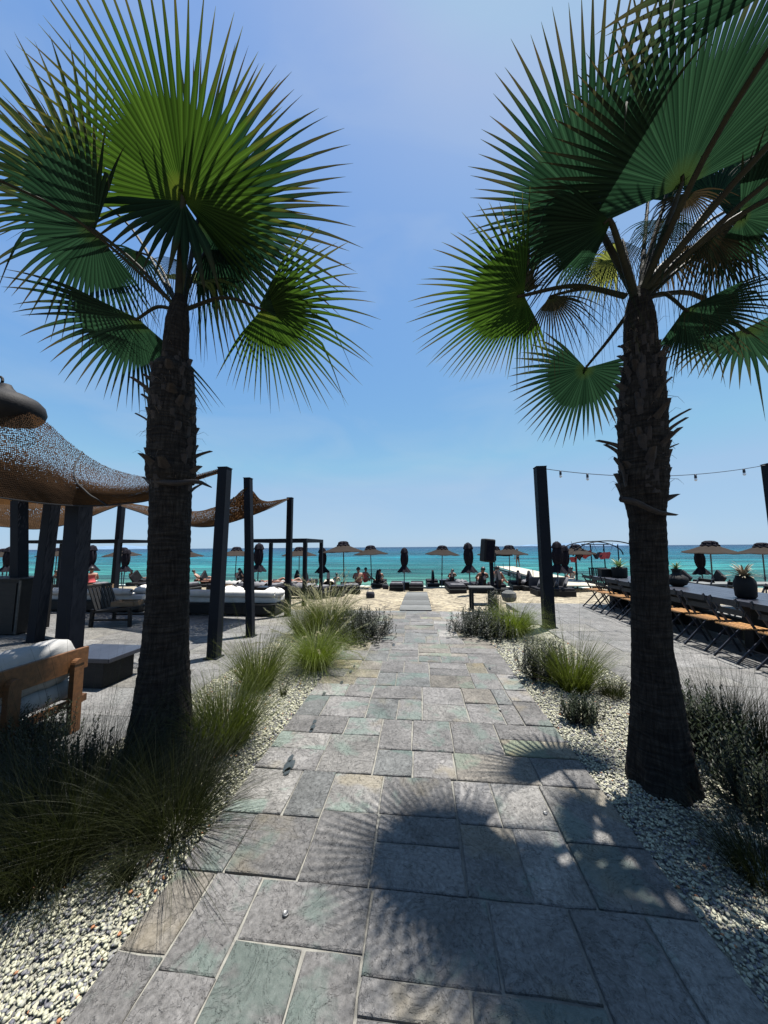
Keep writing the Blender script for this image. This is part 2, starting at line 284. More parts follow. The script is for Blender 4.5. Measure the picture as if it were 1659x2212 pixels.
M['fibre'] = pbr('palm_fibre', (0.09, 0.065, 0.045), None, 20, 0.9)

def bark_mat():
    m = bpy.data.materials.new('palm_bark'); n, l = nodes(m)
    out = n.new('ShaderNodeOutputMaterial'); b = n.new('ShaderNodeBsdfPrincipled'); l.new(b.outputs[0], out.inputs[0])
    tc = n.new('ShaderNodeTexCoord'); uv = tc.outputs['UV']
    mp = n.new('ShaderNodeMapping'); mp.inputs['Scale'].default_value = (34, 5, 1); l.new(uv, mp.inputs[0])
    t1 = noise(n, l, mp.outputs[0], 1.6, 5, 0.65, 0.6)      # vertical fissures
    mq = n.new('ShaderNodeMapping'); mq.inputs['Scale'].default_value = (5.0, 42, 1); l.new(uv, mq.inputs[0])
    t2 = noise(n, l, mq.outputs[0], 1.0, 5, 0.6, 0.5)       # leaf-scar rings
    a = n.new('ShaderNodeMath'); a.operation = 'MULTIPLY'; l.new(t1.outputs['Fac'], a.inputs[0]); l.new(t2.outputs['Fac'], a.inputs[1])
    r = ramp(n, [(0.14, (0.006, 0.005, 0.005)), (0.27, (0.02, 0.017, 0.015)), (0.42, (0.045, 0.039, 0.034))]); l.new(a.outputs[0], r.inputs[0])
    l.new(r.outputs[0], b.inputs['Base Color']); b.inputs['Roughness'].default_value = 0.95; b.inputs['Specular IOR Level'].default_value = 0.1
    bp = n.new('ShaderNodeBump'); bp.inputs['Strength'].default_value = 1.0; bp.inputs['Distance'].default_value = 0.05
    l.new(a.outputs[0], bp.inputs['Height']); l.new(bp.outputs[0], b.inputs['Normal'])
    return m
M['bark'] = bark_mat()

def net_mat(name, thread, tcol, open_top, sc=(150, 60)):
    """woven net: real openings; the weave is tight at the hem (v=0) and loose towards the ridge (v=1)"""
    m = bpy.data.materials.new(name); n, l = nodes(m)
    out = n.new('ShaderNodeOutputMaterial'); b = n.new('ShaderNodeBsdfPrincipled')
    uv = n.new('ShaderNodeUVMap'); mp = n.new('ShaderNodeMapping'); mp.inputs['Scale'].default_value = (sc[0], sc[1], 1)
    nz = noise(n, l, uv.outputs[0], 9, 3); ad = n.new('ShaderNodeVectorMath'); ad.operation = 'MULTIPLY_ADD'
    ad.inputs[1].default_value = (0.012, 0.02, 0); l.new(nz.outputs['Color'], ad.inputs[0]); l.new(uv.outputs[0], ad.inputs[2]); l.new(ad.outputs[0], mp.inputs[0])
    vo = n.new('ShaderNodeTexVoronoi'); vo.inputs['Scale'].default_value = 1.0; vo.inputs['Randomness'].default_value = 0.35; l.new(mp.outputs[0], vo.inputs['Vector'])
    s = n.new('ShaderNodeSeparateXYZ'); l.new(uv.outputs[0], s.inputs[0])
    th = n.new('ShaderNodeMapRange'); th.inputs[1].default_value = 0.12; th.inputs[2].default_value = 0.6
    th.inputs[3].default_value = 0.0; th.inputs[4].default_value = open_top; l.new(s.outputs[1], th.inputs[0])
    lt = n.new('ShaderNodeMath'); lt.operation = 'LESS_THAN'; l.new(vo.outputs['Distance'], lt.inputs[0]); l.new(th.outputs[0], lt.inputs[1])
    big = noise(n, l, uv.outputs[0], 6, 5); rb = ramp(n, [(0.3, (0.55,) * 3), (0.7, (1.2,) * 3)]); l.new(big.outputs['Fac'], rb.inputs[0])
    rv = ramp(n, [(0.0, (0.55,) * 3), (0.5, (1.15,) * 3)]); l.new(vo.outputs['Distance'], rv.inputs[0])
    c = mixc(n, l, mixc(n, l, thread, rb.outputs[0], 1.0, 'MULTIPLY'), rv.outputs[0], 0.8, 'MULTIPLY'); l.new(c, b.inputs['Base Color'])
    b.inputs['Roughness'].default_value = 0.95; b.inputs['Specular IOR Level'].default_value = 0.05
    tr = n.new('ShaderNodeBsdfTranslucent'); l.new(mixc(n, l, mixc(n, l, tcol, rb.outputs[0], 1.0, 'MULTIPLY'), rv.outputs[0], 0.8, 'MULTIPLY'), tr.inputs[0])
    ms = n.new('ShaderNodeMixShader'); ms.inputs[0].default_value = 0.4; l.new(b.outputs[0], ms.inputs[1]); l.new(tr.outputs[0], ms.inputs[2])
    tp = n.new('ShaderNodeBsdfTransparent'); m2 = n.new('ShaderNodeMixShader'); l.new(lt.outputs[0], m2.inputs[0]); l.new(ms.outputs[0], m2.inputs[1]); l.new(tp.outputs[0], m2.inputs[2])
    l.new(m2.outputs[0], out.inputs[0])
    bp = n.new('ShaderNodeBump'); bp.inputs['Strength'].default_value = 0.7; bp.inputs['Distance'].default_value = 0.02; l.new(vo.outputs['Distance'], bp.inputs['Height']); l.new(bp.outputs[0], b.inputs['Normal'])
    return m
M['net'] = net_mat('knotted_brown_net', (0.0291, 0.0166, 0.0091), (0.0706, 0.0349, 0.0133), 0.48, (170, 48))
M['net2'] = net_mat('woven_brown_net', (0.0498, 0.0299, 0.0166), (0.1245, 0.0647, 0.0299), 0.24, (110, 26))

def grass_mat(name, root, tip, tcol, tr=0.35):
    m = bpy.data.materials.new(name); n, l = nodes(m)
    out = n.new('ShaderNodeOutputMaterial'); b = n.new('ShaderNodeBsdfPrincipled')
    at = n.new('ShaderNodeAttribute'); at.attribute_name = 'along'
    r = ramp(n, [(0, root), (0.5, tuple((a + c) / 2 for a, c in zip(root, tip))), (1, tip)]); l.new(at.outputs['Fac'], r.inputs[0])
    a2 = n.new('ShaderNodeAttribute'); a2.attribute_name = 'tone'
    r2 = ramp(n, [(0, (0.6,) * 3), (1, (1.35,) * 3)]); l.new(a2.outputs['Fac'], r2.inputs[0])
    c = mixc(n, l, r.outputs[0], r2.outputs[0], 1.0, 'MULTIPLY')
    l.new(c, b.inputs['Base Color']); b.inputs['Roughness'].default_value = 0.5; b.inputs['Specular IOR Level'].default_value = 0.25
    t = n.new('ShaderNodeBsdfTranslucent'); l.new(mixc(n, l, c, tcol, 0.6), t.inputs[0])
    ms = n.new('ShaderNodeMixShader'); ms.inputs[0].default_value = tr
    l.new(b.outputs[0], ms.inputs[1]); l.new(t.outputs[0], ms.inputs[2]); l.new(ms.outputs[0], out.inputs[0])
    return m
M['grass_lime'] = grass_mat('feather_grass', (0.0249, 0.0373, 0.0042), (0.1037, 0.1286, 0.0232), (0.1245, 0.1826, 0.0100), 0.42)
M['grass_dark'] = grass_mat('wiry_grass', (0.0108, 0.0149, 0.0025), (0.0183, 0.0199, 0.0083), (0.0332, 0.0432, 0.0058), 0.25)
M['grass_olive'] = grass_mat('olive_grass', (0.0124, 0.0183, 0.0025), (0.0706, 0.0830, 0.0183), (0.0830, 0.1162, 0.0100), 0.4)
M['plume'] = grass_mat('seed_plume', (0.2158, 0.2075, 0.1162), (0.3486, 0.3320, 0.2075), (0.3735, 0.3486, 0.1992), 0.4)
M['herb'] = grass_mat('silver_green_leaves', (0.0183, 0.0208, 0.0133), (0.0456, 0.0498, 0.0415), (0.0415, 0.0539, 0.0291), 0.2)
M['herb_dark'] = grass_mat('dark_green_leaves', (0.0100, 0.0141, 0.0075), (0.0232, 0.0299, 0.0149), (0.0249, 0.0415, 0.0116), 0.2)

# ------------------------------------------------------------------ mesh tools
def V(*a): return np.array(a, float)
def nrm(v): v = np.asarray(v, float); return v / (np.linalg.norm(v) + 1e-12)
class MB:
    def __init__(s): s.v = []; s.f = []; s.uv = None
    def box(s, c, d, rz=0.0, ry=0.0, taper=1.0):
        c = V(*c); hx, hy, hz = d[0] / 2, d[1] / 2, d[2] / 2; b = len(s.v)
        cz, sz = math.cos(rz), math.sin(rz); cy, sy = math.cos(ry), math.sin(ry)
        for z in (-hz, hz):
            k = taper if z > 0 else 1
            for x, y in ((-hx, -hy), (hx, -hy), (hx, hy), (-hx, hy)):
                x2, y2 = x * k, y * k
                X = x2 * cy + z * sy; Z = -x2 * sy + z * cy
                s.v.append(c + V(X * cz - y2 * sz, X * sz + y2 * cz, Z))
        s.f += [[b + i for i in q] for q in ((0, 3, 2, 1), (4, 5, 6, 7), (0, 1, 5, 4), (1, 2, 6, 5), (2, 3, 7, 6), (3, 0, 4, 7))]
        return s
    def bar(s, p, q, wd, ht, upv=(0, 0, 1)):
        p, q = V(*p), V(*q); d = nrm(q - p); u = V(*upv)
        if abs(d @ u) > 0.97: u = V(0, 1, 0)
        a = nrm(np.cross(d, u)); c = np.cross(a, d); b = len(s.v)
        for o in (p, q):
            for x, y in ((-1, -1), (1, -1), (1, 1), (-1, 1)): s.v.append(o + a * x * wd / 2 + c * y * ht / 2)
        s.f += [[b + i for i in t] for t in ((3, 2, 1, 0), (4, 5, 6, 7), (0, 1, 5, 4), (1, 2, 6, 5), (2, 3, 7, 6), (3, 0, 4, 7))]
        return s
    def tube(s, pts, rad, n=8, flat=1.0):
        pts = [V(*p) for p in pts]; b = len(s.v); k = len(pts)
        if not hasattr(rad, '__len__'): rad = [rad] * k
        prev = None
        for i, p in enumerate(pts):
            d = nrm(pts[min(i + 1, k - 1)] - pts[max(i - 1, 0)])
            a = np.cross(d, V(0, 0, 1)) if prev is None else prev - d * (prev @ d)
            if np.linalg.norm(a) < 1e-3: a = np.cross(d, V(0, 1, 0))
            a = nrm(a); prev = a; c = np.cross(a, d)
            for j in range(n):
                t = 2 * math.pi * j / n; s.v.append(p + rad[i] * (a * math.cos(t) + c * math.sin(t) * flat))
        for i in range(k - 1):
            for j in range(n):
                j2 = (j + 1) % n; s.f.append([b + i * n + j, b + i * n + j2, b + (i + 1) * n + j2, b + (i + 1) * n + j])
        s.f.append([b + j for j in range(n)]); s.f.append([b + (k - 1) * n + j for j in reversed(range(n))])
        return s
    def lathe(s, c, prof, n=20, sq=1.0):
        c = V(*c); b = len(s.v); k = len(prof)
        for r, z in prof:
            for j in range(n):
                t = 2 * math.pi * j / n; s.v.append(c + V(r * math.cos(t), r * math.sin(t) * sq, z))
        for i in range(k - 1):
            for j in range(n):
                j2 = (j + 1) % n; s.f.append([b + i * n + j, b + i * n + j2, b + (i + 1) * n + j2, b + (i + 1) * n + j])
        s.f.append([b + j for j in reversed(range(n))]); s.f.append([b + (k - 1) * n + j for j in range(n)])
        return s
    def grid(s, rows, closed=False):
        b = len(s.v); n = len(rows[0])
        for r in rows: s.v += [V(*p) for p in r]
        for i in range(len(rows) - 1):
            for j in range(n - 1): s.f.append([b + i * n + j, b + i * n + j + 1, b + (i + 1) * n + j + 1, b + (i + 1) * n + j])
        return s
    def build(s, name, mat, parent=None, smooth=False, world=True, bevel=0.0, uv=None):
        off = V(*parent.location) if (parent is not None and world) else V(0, 0, 0)
        g = parent
        if parent is not None and world and parent.parent is not None: off = off + V(*parent.parent.location)
        if parent is None:
            pass
        me = bpy.data.meshes.new(name)
        me.from_pydata([tuple(p - off) for p in s.v], [], s.f)
        me.materials.append(mat)
        if smooth: me.polygons.foreach_set('use_smooth', [True] * len(me.polygons))
        if uv is not None:
            ul = me.uv_layers.new(name='UVMap'); li = np.zeros(len(me.loops), np.int32); me.loops.foreach_get('vertex_index', li)
            ul.data.foreach_set('uv', np.asarray(uv, np.float32)[li].ravel())
        me.update()
        o = bpy.data.objects.new(name, me); C.objects.link(o)
        if parent is not None: o.parent = parent
        if bevel:
            md = o.modifiers.new('bevel', 'BEVEL'); md.width = bevel; md.segments = 2; md.limit_method = 'ANGLE'
        return o
def np_mesh(name, v, f, mat, parent=None, smooth=False, attrs=None, uv=None):
    """v (n,3) float, f (m,k) int"""
    me = bpy.data.meshes.new(name); k = f.shape[1]
    me.vertices.add(len(v)); me.vertices.foreach_set('co', v.astype(np.float32).ravel())
    me.loops.add(f.size); me.loops.foreach_set('vertex_index', f.astype(np.int32).ravel())
    me.polygons.add(len(f)); me.polygons.foreach_set('loop_start', np.arange(0, f.size, k, dtype=np.int32))
    me.polygons.foreach_set('loop_total', np.full(len(f), k, np.int32))
    if smooth: me.polygons.foreach_set('use_smooth', np.ones(len(f), bool))
    me.update(calc_edges=True)
    for an, av in (attrs or {}).items():
        a = me.attributes.new(an, 'FLOAT', 'POINT'); a.data.foreach_set('value', av.astype(np.float32))
    if uv is not None:
        ul = me.uv_layers.new(name='UVMap'); ul.data.foreach_set('uv', uv[f.ravel()].astype(np.float32).ravel())
    me.materials.append(mat)
    o = bpy.data.objects.new(name, me); C.objects.link(o)
    if parent is not None: o.parent = parent
    return o
def thing(name, label, cat, loc=(0, 0, 0), rz=0.0, group=None):
    o = bpy.data.objects.new(name, None); C.objects.link(o); o.empty_display_size = 0.1
    o.location = tuple(loc); o.rotation_euler = (0, 0, rz); o['label'] = label; o['category'] = cat
    if group: o['group'] = group
    return o
def tag(o, label=None, cat=None, group=None, kind=None):
    if label: o['label'] = label
    if cat: o['category'] = cat
    if group: o['group'] = group
    if kind: o['kind'] = kind
    return o
def dup(o, parent=None, loc=None, rz=None, label=None, sc=None):
    c = o.copy(); C.objects.link(c)
    if parent is not None: c.parent = parent
    if loc is not None: c.location = tuple(loc)
    if rz is not None: c.rotation_euler = (0, 0, rz)
    if sc is not None: c.scale = (sc, sc, sc) if not hasattr(sc, '__len__') else sc
    if label: c['label'] = label
    for ch in list(o.children): dup(ch, c)
    return c
class Proto:
    """the first use moves the thing itself, later uses copy it"""
    def __init__(s, maker): s.o = maker(); s.used = False
    def put(s, loc, rz=0.0, label=None, sc=None):
        if not s.used:
            s.used = True; o = s.o; o.location = tuple(loc); o.rotation_euler = (0, 0, rz)
            if sc is not None: o.scale = (sc, sc, sc) if not hasattr(sc, '__len__') else sc
            if label: o['label'] = label
            s.base = o; return o
        return dup(s.o, None, loc, rz, label, sc if sc is not None else 1.0)
def lerp(a, b, t): return a + (b - a) * t
def smooth_curve(pts, n):
    """Catmull-Rom through pts"""
    p = [V(*q) for q in pts]; p = [2 * p[0] - p[1]] + p + [2 * p[-1] - p[-2]]; k = len(p) - 3; out = []
    for i in range(n):
        t = i / (n - 1) * k; j = min(int(t), k - 1); u = t - j; a, b, c, d = p[j:j + 4]
        out.append(0.5 * ((2 * b) + (-a + c) * u + (2 * a - 5 * b + 4 * c - d) * u * u + (-a + 3 * b - 3 * c + d) * u ** 3))
    return out

# ------------------------------------------------------------------ setting: terrain, sea, hills
PROF = [(-30, -0.12), (8.66, -0.12), (8.7, -0.09), (11, -0.16), (14, -0.36), (18, -0.7), (20.5, -0.82), (22, -0.93), (26, -1.5), (60, -4), (400, -9), (30000, -12)]
def gz(y):
    for (a, za), (b, zb) in zip(PROF, PROF[1:]):
        if y <= b: return za + (zb - za) * (y - a) / (b - a)
    return -12
ys = [-30, -5, 0, 3, 6, 8.66, 8.7] + list(np.arange(9, 27, 0.35)) + [28, 31, 36, 45, 60, 120, 400, 4000, 30000]
xs = [-30000, -3000, -300, -80] + list(np.arange(-42, 43, 1.0)) + [80, 300, 3000, 30000]
rows = [[(x, y, gz(y) + (0.035 * math.sin(x * 0.9 + y * 1.3) + 0.03 * math.sin(x * 2.3 - y * 0.7) if 9 < y < 26 and abs(x) < 60 else 0)) for x in xs] for y in ys]
tag(MB().grid(rows).build('beach', M['beach'], smooth=True), kind='structure', label='pale pebble beach sloping down from the stone terrace to the sea')
wr = [20, 22, 24, 27, 31, 36, 44, 60, 90, 150, 300, 800, 3000, 12000, 45000]; wx = [-45000, -4000, -400, -60, -20, 0, 20, 60, 400, 4000, 45000]
tag(MB().grid([[(x, y, -0.9) for x in wx] for y in wr]).build('sea', M['water']), kind='structure', label='rippled turquoise sea turning deep blue at the horizon')
foam = MB(); k = 140
rr_ = []
for j in range(4):
    rr_.append([(-45 + 90 * i / k, 21.65 + 0.25 * math.sin(i * 0.35) + 0.18 * math.sin(i * 1.1) + j * 0.1, -0.893 + (0.012 if j in (1, 2) else -0.02)) for i in range(k + 1)])
M['foam'] = pbr('shore_foam', (0.4980, 0.5229, 0.5146), (0.2490, 0.3154, 0.2988), 3, 0.8, wcoord=True)
tag(foam.grid(rr_).build('shore_foam', M['foam'], smooth=True), kind='stuff', label='thin line of foam along the water edge')
def hill(name, az0, az1, dist, hts, lab):
    k = len(hts); a = MB(); f_, b_ = [], []
    for i, h in enumerate(hts):
        az = R_(lerp(az0, az1, i / (k - 1))); d = dist
        f_.append((d * math.sin(az), d * math.cos(az), -12)); b_.append(((d + 900) * math.sin(az), (d + 900) * math.cos(az), h))
    g_ = [((dist + 2500) / (dist + 900) * p[0], (dist + 2500) / (dist + 900) * p[1], -12) for p in b_]
    tag(a.grid([f_, b_, g_]).build(name, M['hill'], smooth=True), kind='structure', label=lab)
hill('hill', -50, -36, 24000, [0, 60, 150, 190, 240, 170, 200, 120, 60, 0], 'faint blue headland on the horizon at the left')
hill('hill', 14, 33, 27000, [0, 40, 110, 150, 130, 180, 220, 170, 190, 120, 90, 30, 0], 'faint blue island on the horizon at the right')

# ------------------------------------------------------------------ paving
def stone(name, x0, x1, y0, y1, top, th, mat, parent, jag=0.004, tilt=0.003):
    """one slab: uneven outline, slightly domed top and worn arris"""
    cx, cy = (x0 + x1) / 2, (y0 + y1) / 2; hx, hy = (x1 - x0) / 2, (y1 - y0) / 2
    per = []
    for (ax, ay), (bx, by) in (((-1, -1), (1, -1)), ((1, -1), (1, 1)), ((1, 1), (-1, 1)), ((-1, 1), (-1, -1))):
        for t in (0, 0.5):
            per.append((cx + hx * lerp(ax, bx, t) + random.uniform(-jag, jag), cy + hy * lerp(ay, by, t) + random.uniform(-jag, jag)))
    dz = random.uniform(-tilt, tilt); tx, ty = random.uniform(-tilt, tilt) / max(hx, .1), random.uniform(-tilt, tilt) / max(hy, .1)
    v = []; n = 8
    for x, y in per: v.append((x - cx, y - cy, top - th))
    for x, y in per: v.append((x - cx, y - cy, top - 0.005 + dz + tx * (x - cx) + ty * (y - cy)))
    for x, y in per: v.append(((x - cx) * (1 - 0.005 / hx), (y - cy) * (1 - 0.005 / hy), top + dz + tx * (x - cx) + ty * (y - cy)))
    f = [tuple(range(16, 24))]
    for r in range(2):
        for j in range(n): f.append((r * n + j, r * n + (j + 1) % n, (r + 1) * n + (j + 1) % n, (r + 1) * n + j))
    me = bpy.data.meshes.new(name); me.from_pydata(v, [], f); me.materials.append(mat); me.update()
    o = bpy.data.objects.new(name, me); C.objects.link(o); o.location = (cx, cy, 0); o.parent = parent
    return o
PX0, PX1 = -1.24, 1.17
path = MB().box(((PX0 + PX1) / 2, 4.0, -0.062), (PX1 - PX0, 9.3, 0.1)).build('path', M['mortar'])
tag(path, kind='structure', label='grey slate garden path laid in random courses, leading straight to the beach')
J = 0.0055
def lay(x0, x1, y0, y1, rnd=random.Random(21)):
    wx, wy = x1 - x0, y1 - y0
    big = 0.60 if y0 < 5 else 0.74
    if wx * wy < 0.2 * big / .66 and max(wx, wy) < big or (wx < .5 and wy < .5 and rnd.random() < .55) or max(wx, wy) < .42:
        stone('paving_stone', x0 + J, x1 - J, y0 + J, y1 - J, 0.0, 0.05, M['slate'], path); return
    if (wx > wy * 1.15) if rnd.random() < .9 else (wx <= wy):
        c = x0 + wx * rnd.uniform(.36, .64); lay(x0, c, y0, y1); lay(c, x1, y0, y1)
    else:
        c = y0 + wy * rnd.uniform(.36, .64); lay(x0, x1, y0, c); lay(x0, x1, c, y1)
yb = -0.6
for k_, y2 in enumerate((0.35, 1.12, 1.74, 2.52, 3.3, 4.05, 4.9, 5.8, 6.75, 7.7, 8.64)):
    lay(PX0, PX1, yb, y2); yb = y2
def deck(name, x0, x1, y0, y1, lab, sx=0.9, sy=0.6):
    d = MB().box(((x0 + x1) / 2, (y0 + y1) / 2, -0.065), (x1 - x0, y1 - y0, 0.1)).build(name, M['mortar'])
    tag(d, kind='structure', label=lab)
    near = []; y = y0; r = 0
    while y < y1 - 0.05:
        y2 = min(y + sy, y1); x = x0 - (r % 3) * sx / 3
        while x < x1 - 0.02:
            xa, xb = max(x, x0), min(x + sx, x1)
            if xb - xa > 0.05: near.append((math.hypot((xa + xb) / 2, y - 1), xa, xb, y, y2))
            x += sx
        y = y2; r += 1
    near.sort(); rest = near[290:]
    for _, xa, xb, ya, yb in near[:290]: stone('paving_slab', xa + .004, xb - .004, ya + .004, yb - .004, -0.004, 0.05, M['slate_deck'], d, 0.001, 0.0012)
    if rest:
        q = MB()
        for _, xa, xb, ya, yb in rest: q.box(((xa + xb) / 2, (ya + yb) / 2, -0.029), (xb - xa - .008, yb - ya - .008, 0.05))
        o = q.build('paving_slab', M['slate_deck'], d, world=False); o['kind'] = 'stuff'
deck('terrace', -16, -2.55, -0.6, 8.64, 'sunlit grey stone terrace left of the path, carrying the shaded lounge seating', 0.95, 0.62)
deck('terrace', 2.42, 16, -0.6, 8.64 + 1.4, 'grey stone terrace right of the path, carrying the long dining table', 0.95, 0.62)
# gravel beds
beds = [(-2.55, PX0, -0.6, 8.0), (PX1, 2.42, -0.6, 7.4)]
for (x0, x1, y0, y1), lab in zip(beds, ('bed of cream pebbles between left terrace and path', 'bed of cream pebbles between path and right terrace')):
    tag(MB().box(((x0 + x1) / 2, (y0 + y1) / 2, -0.075), (x1 - x0, y1 - y0, 0.1)).build('gravel_bed', M['gravel_base']), kind='structure', label=lab)
# short paved link where the beds end
for x0, x1, y0, lab in ((-2.55, PX0, 8.0, 'paved end strip closing the left gravel bed'), (PX1, 2.42, 7.4, 'paved end strip closing the right gravel bed')):
    d = MB().box(((x0 + x1) / 2, (y0 + 8.64) / 2, -0.065), (x1 - x0, 8.64 - y0, 0.1)).build('terrace', M['mortar']); tag(d, kind='structure', label=lab)
    n_ = 2
    for i in range(n_):
        for j in range(2 if 8.64 - y0 > 0.8 else 1):
            k_ = 2 if 8.64 - y0 > 0.8 else 1; ya = lerp(y0, 8.64, j / k_); yb = lerp(y0, 8.64, (j + 1) / k_)
            stone('paving_slab', lerp(x0, x1, i / n_) + .005, lerp(x0, x1, (i + 1) / n_) - .005, ya + .005, yb - .005, -0.003, 0.05, M['slate_deck'], d, 0.001, 0.001)
ico_v = []; t_ = (1 + 5 ** .5) / 2
for a in (-1, 1):
    for b in (-t_, t_): ico_v += [(0, a, b), (a, b, 0), (b, 0, a)]
ico_v = np.array(ico_v) / np.linalg.norm(ico_v[0])
ico_f = []
from itertools import combinations
for a, b, c in combinations(range(12), 3):
    if all(abs(np.linalg.norm(ico_v[i] - ico_v[j]) - 1.0515) < 0.01 for i, j in ((a, b), (b, c), (a, c))):
        nn = np.cross(ico_v[b] - ico_v[a], ico_v[c] - ico_v[a])
        ico_f.append((a, b, c) if nn @ ico_v[a] > 0 else (a, c, b))
ico_f = np.array(ico_f)
def pebbles(name, cx, cy, cz, size, lab):
    n = len(cx); s = size[:, None] * np.stack([rng.uniform(.75, 1.35, n), rng.uniform(.6, 1.0, n), rng.uniform(.35, .62, n)], 1)
    th = rng.uniform(0, 2 * np.pi, n); tl = rng.uniform(-.45, .45, n)
    v = ico_v[None] * s[:, None] * (1 + rng.uniform(-.16, .16, (n, 12, 1)))
    x, y, z = v[..., 0], v[..., 1], v[..., 2]; ct, st = np.cos(tl)[:, None], np.sin(tl)[:, None]
    x, z = x * ct + z * st, -x * st + z * ct; c, s_ = np.cos(th)[:, None], np.sin(th)[:, None]
    X = x * c - y * s_ + cx[:, None]; Y = x * s_ + y * c + cy[:, None]; Z = z + cz[:, None]
    f = (ico_f[None] + 12 * np.arange(n)[:, None, None]).reshape(-1, 3)
    tone = rng.beta(2.2, 1.9, n) * .92; tone[rng.random(n) < .012] = 1.0
    o = np_mesh(name, np.stack([X, Y, Z], -1).reshape(-1, 3), f, M['pebble'], smooth=True, attrs={'tone': np.repeat(tone, 12)})
    return tag(o, lab, None, None, 'stuff')
for bi, (x0, x1, y0, y1) in enumerate(beds):
    N = 42000; cy = y0 + 1.2 + (rng.random(N) ** 1.5) * (6.3 - (y0 + 1.2)); cx = rng.uniform(x0, x1, N)
    cx = np.clip(cx + rng.normal(0, .012, N), x0 - 0.02, x1 + 0.02)
    sz = rng.uniform(.005, .0115, N) * (1 + np.clip(cy - 2.5, 0, 4) * .18)
    pebbles('gravel', cx, cy, -0.022 + rng.uniform(0, .014, N), sz, ('loose cream and grey pebbles covering the bed left of the path', 'loose cream and grey pebbles covering the bed right of the path')[bi])

# wet footprints and recessed studs
for i, (px, py, s) in enumerate([(625, 1655, .05), (620, 1668, .03), (628, 1640, .028), (676, 1572, .032), (680, 1560, .025), (672, 1580, .022), (738, 1475, .03), (757, 1452, .024), (765, 1440, .022), (700, 1500, .028), (1058, 1445, .02), (850, 1395, .03)]):
    c = G(px, py); q = MB(); n_ = 14
    ring = []
    for j in range(n_):
        t = 2 * math.pi * j / n_; r = s * (0.7 + 0.45 * random.random()); ring.append((c[0] + r * math.cos(t) * .7, c[1] + r * math.sin(t) * 1.7, 0.0075))
    q.v = [V(*p) for p in ring]; q.f = [list(range(n_))]
    o = q.build('wet_mark', M['wet']); tag(o, ['large dark wet splash on the slate, lowest of the footprint trail', 'small wet drip touching the left side of the large splash', 'small wet drip just above the large splash'][i] if i < 3 else 'small dark wet footprint drying on the grey slate path, above the large splash', 'wet mark', 'wet footprints on the slate path')
for px, py, lab in ((1080, 1534, 'small round steel ground light set in pale slab near the right pebble bed'), (1178, 1758, 'small round steel ground light amid the palm shadow on the path'), (617, 1976, 'small round steel stud in the joint at lower left of path'), (1128, 1392, 'tiny steel ground light far up the path near the right shrubs')):
    c = G(px, py); o = MB().lathe((c[0], c[1], 0.006), [(0.004, -.01), (0.0125, -.01), (0.013, 0.0015), (0.010, 0.003), (0.009, 0.001), (0.003, 0.001)], 20).build('ground_light', M['metal'], smooth=True)
    tag(o, lab, 'ground light', 'steel ground lights in the path')

# boardwalk
bw = thing('boardwalk', 'weathered grey plank boardwalk sloping from the path end down to the beach', 'boardwalk', (-0.2, 8.7, 0))
bw['kind'] = 'structure'; del bw['category']
a0, a1 = G(863, 1319, -0.03)[0], G(932, 1319, -0.03)[0]
for i in range(26):
    yy = 8.74 + i * 0.215; xo = random.uniform(-.012, .012)
    MB().box(((a0 + a1) / 2 + xo, yy + .1, gz(yy) + 0.085 + random.uniform(-.004, .004)), (a1 - a0, 0.18, 0.03)).build('plank', M['board'], bw)

